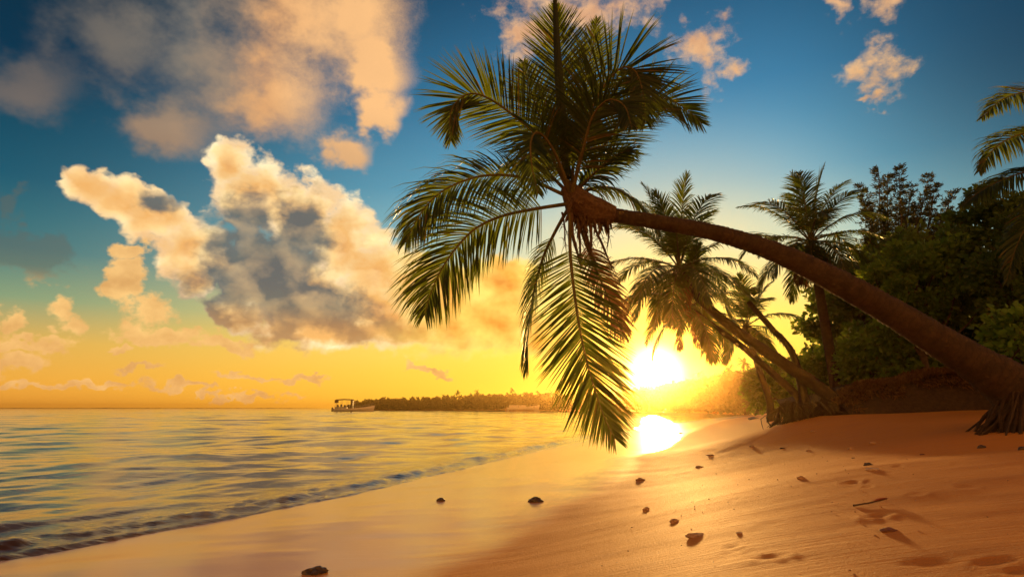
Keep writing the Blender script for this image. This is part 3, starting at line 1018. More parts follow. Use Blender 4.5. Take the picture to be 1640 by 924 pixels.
# ------------------------------------------------------------------ other coconut palms
def make_palm(hub_px, trunk_px, depth, flen, label, rnd, nf=20, trunk_r=(0.2, 0.11), group=None, lmax=0.6, dead=0, nl=44, width=0.05, lean=(0, 0), seg=12, top=True, depth_top=None, name='coconut_palm', traced=()):
    dt = depth if depth_top is None else depth_top
    k = len(trunk_px)
    pts = [P(px, py, depth + (dt - depth) * i / k) for i, (px, py) in enumerate(trunk_px)]
    hb = P(hub_px[0], hub_px[1], dt)
    b = pts[0].copy()
    b.z = gz(b.x, b.y)
    o = empty(name, b)
    tag(o, label, 'palm tree', group)
    full = [Vector((pts[0].x, pts[0].y, min(b.z, pts[0].z) - 0.3))] + pts + [hb]
    rads_ = np.linspace(trunk_r[0], trunk_r[1], len(full))
    rads_[0] *= 1.35
    ringed_trunk(full, list(rads_), rnd, seg, 0.12).build('trunk', M_BARK, o, smooth=True)
    ga = rnd.uniform(0, 6.28)
    for i in range(nf):
        u = i / (nf - 1)
        az_ = ga + i * 2.39996
        e0 = math.radians(82 - 112 * u + rnd.uniform(-7, 7))
        ln = flen * (0.78 + 0.3 * math.sin(math.pi * min(1, u * 0.8 + 0.2))) * rnd.uniform(0.88, 1.1)
        d = Vector((math.cos(az_) * math.cos(e0) + lean[0], math.sin(az_) * math.cos(e0) + lean[1], math.sin(e0))).normalized()
        path = [hb.copy()]
        n = 16
        g = 0.055 + 0.075 * u + rnd.uniform(-0.01, 0.02)
        for s in range(n):
            d = (d + Vector((0, 0, -1)) * g * (0.35 + 1.3 * s / n)).normalized()
            path.append(path[-1] + d * ln / n)
        fm_ = frond_mesh(path, 0.026, lmax * rnd.uniform(0.85, 1.1), 0.12, 0.16 + 0.14 * u, nl, rnd, width=width, start=0.16)
        fm_.build('frond', [M_FROND, M_RACHIS], o)
    for (pp, d0, d1, fc, dr, lm) in traced:
        w3 = [hb] + [P(px, py, d0 + (d1 - d0) * i / (len(pp) - 1)) for i, (px, py) in enumerate(pp)]
        frond_mesh(catmull(w3, 26), 0.03, lm, fc, dr, 60, rnd, width=0.036, start=0.12).build('frond', [M_FROND, M_RACHIS], o)
    for i in range(dead):
        az_ = rnd.uniform(0, 6.28)
        d = Vector((math.cos(az_) * 0.6, math.sin(az_) * 0.6, -0.2)).normalized()
        path = [hb.copy()]
        for s in range(12):
            d = (d + Vector((0, 0, -1)) * 0.30).normalized()
            path.append(path[-1] + d * flen * 0.62 / 12)
        f = frond_mesh(path, 0.022, lmax * 0.7, 0.3, 0.6, int(nl * 0.7), rnd, width=width * 0.9, ragged=0.3).build('frond', [M_DRY, M_RACHIS], o)
        f['label'] = 'dead brown frond hanging down along the trunk'
    mb = MB()
    for i in range(50):
        p0 = hb + Vector((rnd.uniform(-.14, .14), rnd.uniform(-.14, .14), rnd.uniform(-.25, .12)))
        mb.tube([p0, p0 + Vector((rnd.uniform(-.12, .12), rnd.uniform(-.12, .12), rnd.uniform(-.3, .02)))], [.025, .008], 5)
    mb.build('fibre_sheath', M_FIBRE, o)
    return o


G = 'coconut palms leaning out from the bank beyond the front palm'
rA = random.Random(21)
palmA = make_palm((1088, 430), [(1352, 655), (1300, 612), (1245, 575), (1180, 530), (1120, 478)], 15.6, 2.5,
                  'thick trunked palm leaning left over the water beside the low sun', rA, 26, (0.185, 0.10), G, 0.62, 2, 40, 0.032, (-0.10, 0), depth_top=16.4)
palmB = make_palm((1104, 492), [(1285, 645), (1240, 600), (1190, 556), (1140, 520)], 16.2, 2.1,
                  'thin trunked palm leaning just under the thick leaning one', rA, 11, (0.11, 0.065), G, 0.55, 3, 40, 0.034, (-0.08, 0), depth_top=17.0)
palmC = make_palm((1196, 522), [(1232, 640), (1215, 590), (1203, 550)], 24, 2.3, 'small palm seen low behind the two leaning trunks', rA, 15, (0.14, 0.09), G, 0.6, 0, 34, 0.045)
palmD = make_palm((1298, 388), [(1342, 640), (1332, 580), (1318, 500), (1306, 430)], 17.6, 2.25, 'upright palm with dead brown fronds hanging under its crown', rA, 26, (0.17, 0.11), G, 0.62, 12, 38, 0.032, (0.05, 0))
palmE = make_palm((1770, 235), [(1800, 660), (1790, 560), (1778, 420)], 11.5, 1.5, 'tall palm at the right edge with fronds reaching in above the dark trees', rA, 9, (0.17, 0.11), G, 0.62, 0, 50, 0.034,
                  traced=[([(1700, 165), (1650, 148), (1605, 160), (1572, 190)], 11.4, 11.0, 0.45, 0.30, 0.62), ([(1700, 212), (1640, 214), (1595, 236), (1568, 275)], 11.3, 10.8, 0.45, 0.34, 0.66),
                          ([(1700, 262), (1640, 276), (1580, 300), (1538, 332)], 11.6, 11.6, 0.40, 0.36, 0.66), ([(1710, 290), (1665, 330), (1630, 390), (1612, 450)], 11.2, 10.9, 0.5, 0.25, 0.6),
                          ([(1730, 160), (1690, 90), (1660, 60)], 11.6, 11.9, 0.5, 0.2, 0.6)])
# the broken trunk standing among the leaning palms
pts = [P(1292, 655, 15.9), P(1270, 568, 16.2), P(1235, 525, 16.3), P(1198, 483, 16.4)]
mb = ringed_trunk(pts, [0.13, 0.09, 0.075, 0.07], rA, 10, 0.12)
sn = mb.build('dead_trunk', M_BARK, None, (pts[0].x, pts[0].y, gz(pts[0].x, pts[0].y)), True)
tag(sn, 'bare broken trunk without a crown leaning left behind the thick leaning palm', 'dead tree')

# exposed root mass under the two leaning palms, at the washed-out edge of the bank
mb = MB()
rr2 = random.Random(8)
for (x0, x1, y0, y1, dd_, cnt) in ((1243, 1345, 632, 664, 15.4, 240), (1262, 1300, 622, 650, 15.7, 24)):
    for k in range(cnt):
        x = rr2.uniform(x0, x1)
        dep = dd_ + rr2.uniform(-0.35, 0.5)
        tt = min(1.0, max(0.0, (x - x0) / (x1 - x0)))
        yt = 660 - (660 - y0) * math.sin(math.pi * (0.12 + 0.8 * tt)) * (0.55 + 0.75 * abs(mnoise.noise(Vector((x * 0.09, dep * 2, 0)))) * 1.4)
        pt = P(x, rr2.uniform(yt, yt + 12), dep)
        pb = Vector((pt.x + rr2.uniform(-.22, .16), pt.y + rr2.uniform(-.25, .1), 0))
        pb.z = max(gz(pb.x, pb.y) - 0.05, 0.0)
        if pt.z < pb.z:
            continue
        pb.x += rr2.gauss(0, 0.14)
        mid = pt.lerp(pb, 0.5) + Vector((rr2.gauss(0, .10), rr2.gauss(0, .08), rr2.uniform(-.02, .10)))
        r = rr2.uniform(0.008, 0.03)
        mb.tube(catmull([pt, mid, pb], 6), [r, r, r * .9, r * .9, r * .7, r * .5], 5)
rm = mb.build('root_mass', M_ROOT, palmA)


# ------------------------------------------------------------------ broad-leaved trees and bushes behind the beach
def leaves_mesh(name, pts, dirs, size, rs, elong=1.7, fold=0.25):
    """one folded six-point leaf at every point; numpy all the way"""
    n = len(pts)
    d = dirs / np.linalg.norm(dirs, axis=1)[:, None]
    r = rs.normal(size=(n, 3))
    b = np.cross(d, r)
    b /= np.linalg.norm(b, axis=1)[:, None] + 1e-9
    nn = np.cross(d, b)
    sz = size * rs.uniform(0.6, 1.25, n)[:, None]
    ln, wd = sz * elong, sz * 0.5
    up = nn * (wd * fold)
    p0 = pts
    p1 = pts + d * ln
    l1, l2 = pts + d * ln * 0.30 + b * wd + up, pts + d * ln * 0.72 + b * wd * 0.8 + up
    r1, r2 = pts + d * ln * 0.30 - b * wd + up, pts + d * ln * 0.72 - b * wd * 0.8 + up
    co = np.stack([p0, l1, l2, p1, r2, r1], 1).reshape(-1, 3)
    i = (np.arange(n) * 6)[:, None]
    f = np.concatenate([i + np.array([[0, 3, 2, 1]]), i + np.array([[0, 5, 4, 3]])], 1).reshape(-1, 4)
    me = bpy.data.meshes.new(name)
    me.vertices.add(len(co))
    me.vertices.foreach_set('co', co.ravel().astype(np.float32))
    me.loops.add(len(f) * 4)
    me.loops.foreach_set('vertex_index', f.ravel().astype(np.int32))
    me.polygons.add(len(f))
    me.polygons.foreach_set('loop_start', np.arange(0, len(f) * 4, 4, dtype=np.int32))
    me.polygons.foreach_set('loop_total', np.full(len(f), 4, dtype=np.int32))
    me.update(calc_edges=True)
    return me


def crown_points(c, rad, nclump, nleaf, rs, clump_r, shell=0.55):
    """leaf positions in clumps through an uneven crown"""
    v = rs.normal(size=(nclump, 3))
    v /= np.linalg.norm(v, axis=1)[:, None]
    q = (shell + (1 - shell) * rs.rand(nclump) ** 0.6) * (0.78 + 0.5 * rs.rand(nclump))
    cc = np.array(c) + v * q[:, None] * np.array(rad)
    idx = rs.randint(0, nclump, nleaf)
    cr = clump_r * (0.6 + 0.8 * rs.rand(nclump))
    o = rs.normal(size=(nleaf, 3))
    o /= np.linalg.norm(o, axis=1)[:, None]
    o *= (rs.rand(nleaf) ** 0.45)[:, None]
    o[:, 2] *= 0.62
    pts = cc[idx] + o * cr[idx][:, None]
    dirs = o * np.array([1, 1, 0.5]) + rs.normal(size=(nleaf, 3)) * 0.45 + np.array([0, 0, -0.15]) + v[idx] * 0.35
    return pts, dirs, cc


def leafy_tree(label, c, rad, seed, nclump=70, nleaf=9000, size=0.085, clump_r=0.42, m=None, name='broadleaf_tree', group=None, cat='tree', shell=0.55):
    rs = np.random.RandomState(seed)
    rn = random.Random(seed)
    c = Vector(c)
    b = Vector((c.x + rn.uniform(-.2, .2), c.y + 0.2, 0))
    b.z = gz(b.x, b.y)
    o = empty(name, b)
    tag(o, label, cat, group)
    pts, dirs, cc = crown_points(c, rad, nclump, nleaf, rs, clump_r, shell)
    ok = pts[:, 2] > b.z + 0.02
    me = leaves_mesh('crown', pts[ok], dirs[ok], size, rs)
    link('crown', me, m or M_LEAF, o)
    mb = MB()
    fork = b.lerp(c, 0.45)
    mb.tube(catmull([b - Vector((0, 0, .3)), b.lerp(fork, .5) + Vector((rn.uniform(-.15, .15), 0, 0)), fork], 7), [.15, .13, .12, .11, .10, .09, .085], 9, True, 0, 0.08, rn)
    for k in range(0, nclump, 2):
        e = Vector(cc[k])
        mid = fork.lerp(e, 0.5) + Vector((rn.uniform(-.2, .2), rn.uniform(-.2, .2), rn.uniform(0, .25)))
        mb.tube(catmull([fork, mid, e], 7), [.05, .04, .032, .025, .018, .012, .006], 5)
    mb.build('trunk', M_WOOD, o)
    return o


def at(px, py, d):
    return P(px, py, d)


def rpx(px, d):
    return px / F * d


GT = 'dense green trees behind the beach'
for (px, py, d, rx, rz, seed, ncl, nlf, mm, label) in (
        (1475, 468, 15.5, 78, 74, 1, 80, 12000, M_LEAF, 'bright green bushy tree just above the middle of the front palm trunk'),
        (1612, 398, 15.5, 88, 86, 2, 110, 15000, M_LEAF2, 'tall dark green tree rising at the right edge above the palm trunk'),
        (1660, 470, 13.5, 80, 100, 3, 90, 12000, M_LEAF2, 'dark tree at the right edge between the tall one and the palm trunk'),
        (1560, 500, 17.0, 90, 80, 4, 80, 12000, M_LEAF2, 'dark shaded tree in the gap behind the thick of the palm trunk'),
        (1640, 560, 10.9, 30, 60, 5, 34, 2200, M_LEAF, 'light green large leaved shrub right above the foot of the front palm'),
        (1418, 566, 16.6, 62, 50, 6, 60, 8000, M_LEAF, 'green bush under the front palm trunk above the grassy bank'),
        (1352, 520, 21.0, 52, 62, 7, 60, 8000, M_LEAF2, 'dull green tree behind the upright palm'),
        (1335, 596, 18.5, 48, 36, 8, 40, 5000, M_LEAF, 'low hazy bush right of the upright palm trunk foot'),
        (1255, 618, 26.0, 62, 34, 9, 50, 5500, M_LEAF2, 'low hazy bush behind the feet of the leaning palms'),
        (1500, 590, 18.0, 90, 40, 10, 60, 8000, M_LEAF2, 'dark undergrowth bush behind the top of the bank'),
        (1610, 595, 16.0, 70, 50, 12, 50, 7000, M_LEAF2, 'dark bush behind the foot of the front palm'),
        (1450, 436, 20.0, 60, 52, 13, 60, 8000, M_LEAF2, 'shadowy tree under the feathery tree'),
        (1385, 470, 19.5, 42, 50, 14, 50, 6000, M_LEAF2, 'shadowy small tree right of the upright palm crown')):
    r = rpx(rx, d)
    leafy_tree(label, at(px, py, d), (r, max(0.8, r * 0.8), rpx(rz, d)), seed, ncl, nlf, 0.085 if d < 19 else 0.11, 0.40 if d < 19 else 0.5, mm, 'broadleaf_tree', GT)

# ------------------------------------------------------------------ the feathery tree (fine drooping needles) on the skyline
rn = random.Random(44)
rs = np.random.RandomState(44)
dC = 21.5
cb = P(1440, 640, dC)
cb.z = gz(cb.x, cb.y)
cas = empty('needle_tree', cb)
tag(cas, 'tall feathery dark tree with thin spiky branches standing against the sky', 'tree')
mb = MB()
npts, ndir = [], []
tops = [(1378, 300), (1388, 330), (1404, 272), (1420, 285), (1442, 272), (1458, 300), (1486, 284), (1500, 300), (1524, 312), (1470, 330), (1412, 340), (1438, 330), (1510, 345), (1392, 380), (1425, 390), (1480, 380), (1366, 400), (1455, 350), (1376, 440), (1500, 390)]
fork = P(1430, 520, dC)
mb.tube(catmull([cb - Vector((0, 0, .3)), P(1436, 580, dC), fork], 8), [.2, .18, .17, .16, .15, .14, .13, .12], 10, True, 0, 0.06, rn)
for (px, py) in tops:
    e = P(px + rn.uniform(-3, 3), py, dC + rn.uniform(-1.2, 1.2))
    mid = fork.lerp(e, 0.5) + Vector((rn.uniform(-.25, .25), rn.uniform(-.3, .3), rn.uniform(-.1, .1)))
    mid.x = mid.x * 0.35 + (fork.x * .35 + e.x * .65) * 0.65
    br = catmull([fork, mid, e], 26)
    mb.tube(br, [0.06 * (1 - i / 25) + 0.008 for i in range(26)], 6)
    for i in range(7, 26):
        for k in range(6):
            a = rn.uniform(0, 6.28)
            ln = rn.uniform(0.20, 0.75) * (1.0 if i < 20 else 0.6) * (1.1 - 0.55 * i / 26)
            d = Vector((math.cos(a), math.sin(a), rn.uniform(0.0, 0.95))).normalized()
            tw = [br[i], br[i] + d * ln * 0.5, br[i] + d * ln + Vector((0, 0, -0.03))]
            mb.tube(tw, [.009, .006, .003], 4, False)
            for q in range(20):
                u = rn.uniform(0.25, 1.05)
                npts.append(br[i] + d * ln * u + Vector((rn.gauss(0, .03), rn.gauss(0, .03), rn.gauss(0, .03))))
                ndir.append(d * 0.8 + Vector((rn.gauss(0, .5), rn.gauss(0, .5), rn.gauss(0, .5) + .1)))
me = leaves_mesh('crown', np.array([tuple(p) for p in npts]), np.array([tuple(p) for p in ndir]), 0.029, rs, 4.4, 0.1)
link('crown', me, M_NEEDLE, cas)
mb.build('trunk', M_WOOD, cas)

# ------------------------------------------------------------------ the earth bank with dry grass along its top
top = [(1338, 640, 15.4), (1358, 628, 15.4), (1378, 618, 15.3), (1396, 611, 15.2), (1436, 608, 15.0), (1460, 602, 14.9), (1482, 595, 14.8), (1522, 592, 14.6), (1580, 594, 14.2), (1660, 600, 13.6), (1800, 606, 12.6)]
ctop = catmull([P(*a) for a in top], 130)
mb = MB()
rn = random.Random(9)
rows = 16
vs = []
for i, p in enumerate(ctop):
    g = gz(p.x, p.y - 0.9)
    for j in range(rows):
        u = j / (rows - 1)
        if u < 0.6:                       # front face from the sand up to the crest
            w = u / 0.6
            y = p.y - 0.75 * (1 - w) ** 1.3
            z = (g - 0.12) + (p.z - g + 0.12) * (w ** 0.8)
        else:                             # behind the crest it runs back into the wood
            w = (u - 0.6) / 0.4
            e_ = min(1.0, i / 26)
            y = p.y + (0.5 + 5.5 * e_) * w ** 1.4
            z = p.z + 0.10 * w * e_ - (0.5 + 1.2 * (1 - e_)) * w * w
        nzv = 0.07 * mnoise.noise(Vector((p.x * 2.2, y * 2.2, z * 3))) + 0.04 * mnoise.noise(Vector((p.x * 7, y * 7, z * 9)))
        vs.append((p.x + nzv * 0.6, y + nzv, z + nzv * (0.6 if 0 < j else 0)))
fs = [(i * rows + j, (i + 1) * rows + j, (i + 1) * rows + j + 1, i * rows + j + 1) for i in range(len(ctop) - 1) for j in range(rows - 1)]
mb.add(vs, fs)
bank = mb.build('earth_bank', M_ROOT, None, None, True)
tag(bank, 'dark earth bank at the top of the beach between the palms', 'bank', kind='structure')
pts, dirs = [], []
for i in range(5200):
    p = ctop[rn.randint(0, 112)].lerp(ctop[rn.randint(0, 112)], 0.0)
    q = Vector((p.x + rn.uniform(-.06, .06), p.y + rn.uniform(-.25, .5), p.z - 0.03))
    if q.y < p.y:
        q.z -= (p.y - q.y) * 0.35
    pts.append(tuple(q))
    dirs.append((rn.gauss(0, .5), rn.gauss(-.2, .45), rn.uniform(.25, 1.0)))
for i in range(4200):
    j = rn.randint(0, 112)
    p = ctop[j]
    g = gz(p.x, p.y - 0.8)
    w = rn.random() ** 0.7
    patch = mnoise.noise(Vector((p.x * 1.6, 3.1, w * 2)))
    if patch < -0.05 + 0.35 * (1 - w):
        continue
    pts.append((p.x + rn.uniform(-.08, .08), p.y - 0.75 * (1 - w) ** 1.3 - 0.05, g + (p.z - g) * w ** 0.8))
    dirs.append((rn.gauss(0, .45), rn.gauss(-.5, .35), rn.uniform(-1.0, .25)))
me = leaves_mesh('bank_grass', np.array(pts), np.array(dirs), 0.028, np.random.RandomState(4), 4.2, 0.1)
gr = link('bank_grass', me, M_DRY)
tag(gr, 'dry reddish grass fringing the top of the earth bank', 'grass', kind='stuff')

# ------------------------------------------------------------------ the far shore and its wood
m_far, n, o = mat('far_foliage')
geo = n.new('ShaderNodeNewGeometry')
c = n.mix(n.m('MULTIPLY', geo.outputs['Random Per Island'], 1.0), (0.028, 0.042, 0.012, 1), (0.065, 0.075, 0.022, 1))
p = principled(n, Base_Color=c, Roughness=0.8)
n.t.links.new(p.outputs[0], o.inputs['Surface'])

outline = [(556, 649, 420), (572, 642, 420), (600, 638, 410), (650, 638, 400), (700, 636, 390), (740, 634, 380), (775, 631, 370), (800, 632, 360), (850, 630, 340), (900, 631, 320), (950, 629, 300), (1000, 625, 270), (1050, 619, 240),
           (1100, 612, 205), (1150, 601, 165), (1200, 592, 125), (1250, 580, 95), (1300, 570, 75), (1360, 560, 62), (1450, 555, 52), (1700, 545, 45)]
OX, OY, OD = [np.array([a[k] for a in outline], float) for k in range(3)]
rn = random.Random(17)
rs = np.random.RandomState(17)
pts, dirs, szs = [], [], []
x = 558.0
allp, alld, alls = [], [], []
while x < 1700:
    d = interp(x, OX, OD)
    ytop = interp(x, OX, OY)
    for lay in range(2):
        dd_ = d * (1 + 0.06 * lay + rn.uniform(-0.02, 0.02))
        xx = x + rn.uniform(-3, 3)
        tp_ = P(xx, ytop + rn.uniform(-5.0, 5.0) + 4, dd_)
        h = tp_.z - 0.3
        if h < 0.6:
            continue
        w = rn.uniform(1.6, 3.0) * (h / 6) ** 0.5
        k = 130 if d > 150 else 240
        u = rs.rand(k) ** 0.75
        prof_ = np.sin(np.pi * np.clip(0.22 + 0.78 * u, 0, 1)) * 0.8 + 0.25
        a = rs.rand(k) * 2 * np.pi
        r = np.sqrt(rs.rand(k)) * w * prof_
        pp_ = np.stack([tp_.x + np.cos(a) * r, tp_.y + np.sin(a) * r, 0.3 + u * h], 1)
        allp.append(pp_)
        alld.append(rs.normal(size=(k, 3)) + np.array([0, 0, .35]))
        alls.append(np.full(k, 1))
    x += 2.6 if d > 150 else 4.5
allp, alld = np.concatenate(allp), np.concatenate(alld)
dist_ = np.hypot(allp[:, 0], allp[:, 1])
big = dist_ > 150
me = leaves_mesh('far_wood', allp[big], alld[big], 0.75, rs, 1.6, 0.3)
fw = link('far_wood', me, m_far)
tag(fw, 'low dark wood along the far shore under the sun', 'wood', kind='stuff')
me = leaves_mesh('near_wood', allp[~big], alld[~big], 0.42, rs, 1.6, 0.3)
fw2 = link('hazy_wood', me, m_far)
tag(fw2, 'hazy golden wood behind the leaning palms', 'wood', kind='stuff')

# low sandy spit the wood stands on
mb = MB()
vs = []
xs_ = list(np.arange(552, 1236, 6.0))
for x in xs_:
    d = interp(x, OX, OD)
    p = P(x, 652, d)
    tp_e = min(1.0, max(0.0, (1215 - x) / 60.0))
    for (o_, z) in ((-d * 0.06, -0.5), (-d * 0.025, 0.12), (0, 0.45), (d * 0.12, 0.7), (d * 0.3, -0.6)):
        vs.append((p.x * (1 + o_ / d), p.y + o_, -0.45 + (z * (1.0 if x > 575 else max(0.05, (x - 552) / 23)) + 0.45) * tp_e if z > 0 else z))
fs = [(i * 5 + j, (i + 1) * 5 + j, (i + 1) * 5 + j + 1, i * 5 + j + 1) for i in range(len(xs_) - 1) for j in range(4)]
mb.add(vs, fs)
spit = mb.build('far_shore', m_sand)
tag(spit, 'low sandy far shore under the wood', 'shore', kind='structure')

# palms that stand out above the far wood
GF = 'coconut palms standing out above the far wood'
far_list = [(733, 629, 380, 5), (764, 628, 372, 5), (755, 632, 374, 4), (820, 625, 355, 5), (861, 628, 338, 4), (883, 627, 330, 4), (886, 630, 330, 3), (710, 634, 385, 4), (700, 636, 390, 3), (1078, 613, 215, 8), (1120, 600, 190, 9), (1168, 590, 150, 10), (1192, 580, 130, 12), (1225, 577, 110, 12)]
far_labels = ['leftmost taller palm above the low far wood', 'highest palm tuft on the left half of the far wood', 'palm tuft just left of the highest one on the far wood', 'single palm tuft right above the long low boat',
              'palm tuft on the far wood right of the long boat', 'palm tuft just left of the hanging frond on the far wood', 'lower palm tuft beside the hanging frond on the far wood', 'small palm tuft left of the taller far palms',
              'smallest palm tuft toward the low end of the far wood', 'palm crown in the glare right under the sun', 'palm crown in the haze just right of the sun', 'palm crown in the haze below the small leaning palms',
              'palm crown in the haze left of the leaning trunks', 'palm crown in the haze behind the leaning trunks']
rn = random.Random(31)
for (px, py, d, rp), lb in zip(far_list, far_labels):
    hb = P(px, py, d)
    b = Vector((hb.x + rn.uniform(-1, 1), hb.y, 0.3))
    o = empty('coconut_palm', b)
    tag(o, lb, 'palm tree', GF)
    mb = MB()
    mb.tube(catmull([b - Vector((0, 0, .5)), b.lerp(hb, .5) + Vector((rn.uniform(-.4, .4), 0, 0)), hb], 6), [.24, .2, .18, .17, .16, .15], 6)
    mb.build('trunk', M_BARK, o)
    mb = MB()
    r = rp / F * d * 1.25
    for k in range(13):
        a = k * 2.4 + rn.uniform(-.3, .3)
        e = math.radians(rn.uniform(-25, 75))
        dd_ = Vector((math.cos(a) * math.cos(e), math.sin(a) * math.cos(e), math.sin(e)))
        pt = hb.copy()
        vv, wv = [], dd_.cross(Vector((0, 0, 1))).normalized()
        for s in range(5):
            ww = r * 0.16 * (0.5, 1, 1, .8, .1)[s]
            vv += [pt + wv * ww - Vector((0, 0, ww * .6)), pt, pt - wv * ww - Vector((0, 0, ww * .6))]
            dd_ = (dd_ + Vector((0, 0, -.28))).normalized()
            pt = pt + dd_ * r / 4
        mb.add(vv, [(3 * s + q, 3 * s + q + 1, 3 * s + q + 4, 3 * s + q + 3) for s in range(4) for q in range(2)])
    mb.build('crown', M_FROND, o)

# the thin dark line of a reef shore on the left horizon
mb = MB()
for (xa, xb, d, h) in ((-60, 250, 1350, 2.0), (180, 520, 1450, 1.7)):
    pa, pb = P(xa, 653, d), P(xb, 653, d)
    k = 60
    vs = []
    for i in range(k + 1):
        q = pa.lerp(pb, i / k)
        hh_ = h * (0.5 + 0.9 * abs(mnoise.noise(Vector((i * 0.35, xa, 0))))) * min(1, i / 6, (k - i) / 6)
        vs += [(q.x, q.y - 14, -0.5), (q.x, q.y, max(0.1, hh_)), (q.x, q.y + 30, -0.5)]
    mb.add(vs, [(3 * i + j, 3 * i + 3 + j, 3 * i + 4 + j, 3 * i + 1 + j) for i in range(k) for j in range(2)])
reef = mb.build('far_coast', m_far)
tag(reef, 'thin dark line of far coast on the left horizon', 'coast', kind='structure')


# ------------------------------------------------------------------ boats
def simple_mat(name, c, rough=0.5, metal=0.0, nscale=4.0, var=0.25):
    m, n, o = mat(name)
    geo = n.new('ShaderNodeNewGeometry')
    nz = n.noise(geo.outputs['Position'], nscale, 4, 0.6)
    c2 = n.mix(n.step(nz, 0.35, 0.75), tuple(c) + (1,), tuple(x * (1 - var) for x in c) + (1,))
    p = principled(n, Base_Color=c2, Roughness=rough, Metallic=metal)
    n.t.links.new(p.outputs[0], o.inputs['Surface'])
    return m


M_HULL = simple_mat('white_hull_paint', (0.82, 0.80, 0.76), 0.35)
M_HULLB = simple_mat('blue_hull_paint', (0.30, 0.38, 0.46), 0.35)
M_RED = simple_mat('red_brown_paint', (0.32, 0.10, 0.05), 0.5)
M_CANV = simple_mat('dark_canopy', (0.06, 0.04, 0.03), 0.8)
M_METAL = simple_mat('boat_rail', (0.42, 0.42, 0.42), 0.35, 0.7)
M_DARK = simple_mat('dark_seat', (0.05, 0.05, 0.055), 0.7)
M_GLASS = simple_mat('boat_screen', (0.08, 0.10, 0.12), 0.1)


def hull_mesh(L, Bm, free, bow_rise, ns=26, stern=0.8):
    """hull along +X (bow at +X), keel under water, sheer rising to the bow; closed deck"""
    mb = MB()
    vs = []
    secs = 9
    for i in range(ns):
        u = i / (ns - 1)
        x = -L / 2 + L * u
        wb = Bm / 2 * (stern + (1 - stern) * math.sin(math.pi * min(0.5, u))) * (1 - max(0, (u - 0.55) / 0.45) ** 2.2)
        wb = max(wb, 0.03)
        sh = free + bow_rise * max(0, (u - 0.35) / 0.65) ** 1.8
        kx = x - max(0, (u - 0.7)) * L * 0.16
        for j in range(secs):
            a = j / (secs - 1)
            s = 2 * a - 1
            f = abs(s)
            yy = math.copysign(wb * (f ** 0.55 if f < 1 else 1), s) if f > 0 else 0.0
            zz_ = -0.4 + (sh + 0.4) * f ** 1.7
            xx = kx + (x - kx) * f
            vs.append((xx, yy, zz_))
    fs = [(i * secs + j, i * secs + j + 1, (i + 1) * secs + j + 1, (i + 1) * secs + j) for i in range(ns - 1) for j in range(secs - 1)]
    fs += [(i * secs, (i + 1) * secs, (i + 1) * secs + secs - 1, i * secs + secs - 1) for i in range(ns - 1)]
    fs.append(tuple(range(secs - 1, -1, -1)))
    mb.add(vs, fs)
    return mb


def boat_at(px, py, L_px, d, label):
    p = P(px, 656, d)
    o = empty('boat', (p.x, p.y, 0.0))
    tag(o, label, 'boat')
    return o, L_px / F * d


def place(mb, o, yaw):
    mt_ = Matrix.Translation(Vector(o.location)) @ Matrix.Rotation(yaw, 4, 'Z')
    mb.v = [tuple(mt_ @ Vector(v)) for v in mb.v]
    return mb


def build_part(mb, name, m, o, yaw, parent=None, smooth=False):
    return place(mb, o, yaw).build(name, m, parent or o, None, smooth)


# excursion boat with a canopy over its after half
o, L = boat_at(567, 656, 64, 280, 'white excursion boat with a dark canopy over its stern half, left of the far wood')
yaw = R(8)
k = L / 18.0
hb_ = hull_mesh(L, 4.6 * k, 1.25 * k, 1.35 * k)
hl = build_part(hb_, 'hull', M_HULL, o, yaw, smooth=True)
mb = MB()
mb.box((-8.6 * k, -2.25 * k, 0.25 * k), (-1.2 * k, -2.16 * k, 0.95 * k))
mb.box((-8.9 * k, -2.0 * k, 0.1 * k), (-8.72 * k, 2.0 * k, 1.3 * k))
build_part(mb, 'side_panel', M_HULLB, o, yaw)
mb = MB()
mb.box((-8.0 * k, -2.1 * k, 1.2 * k), (-3.0 * k, 2.1 * k, 1.9 * k))
build_part(mb, 'bench_house', M_HULLB, o, yaw)
mb = MB()
mb.tube([Vector((-8.0 * k, 0, 5.05 * k)), Vector((-4.5 * k, 0, 5.3 * k)), Vector((-0.4 * k, 0, 5.1 * k))], [0.1 * k] * 3, 6)
n0 = len(mb.v)
vs, kx = [], 14
for i in range(kx):
    u = i / (kx - 1)
    for j in range(7):
        s = j / 6 * 2 - 1
        vs.append(((-8.1 + 7.9 * u) * k, s * 2.2 * k, (5.0 + 0.28 * math.sin(math.pi * u) - 0.25 * s * s) * k))
for i in range(kx):
    u = i / (kx - 1)
    for j in range(7):
        s = j / 6 * 2 - 1
        vs.append(((-8.1 + 7.9 * u) * k, s * 2.2 * k, (4.88 + 0.28 * math.sin(math.pi * u) - 0.25 * s * s) * k))
fs = [(i * 7 + j, i * 7 + j + 1, (i + 1) * 7 + j + 1, (i + 1) * 7 + j) for i in range(kx - 1) for j in range(6)]
h = kx * 7
fs += [(h + i * 7 + j, h + (i + 1) * 7 + j, h + (i + 1) * 7 + j + 1, h + i * 7 + j + 1) for i in range(kx - 1) for j in range(6)]
mb.add(vs, fs)
build_part(mb, 'canopy', M_CANV, o, yaw)
for s in (-1, 1):
    mb = MB()
    mb.box((-8.2 * k, (s * 2.15 - .05) * k, 3.6 * k), (-7.1 * k, (s * 2.15 + .05) * k, 4.85 * k))
    build_part(mb, 'side_curtain', M_CANV, o, yaw)
mb = MB()
mb.box((-1.4 * k, -2.0 * k, 1.2 * k), (-0.5 * k, 2.0 * k, 4.85 * k))
build_part(mb, 'console', M_DARK, o, yaw)
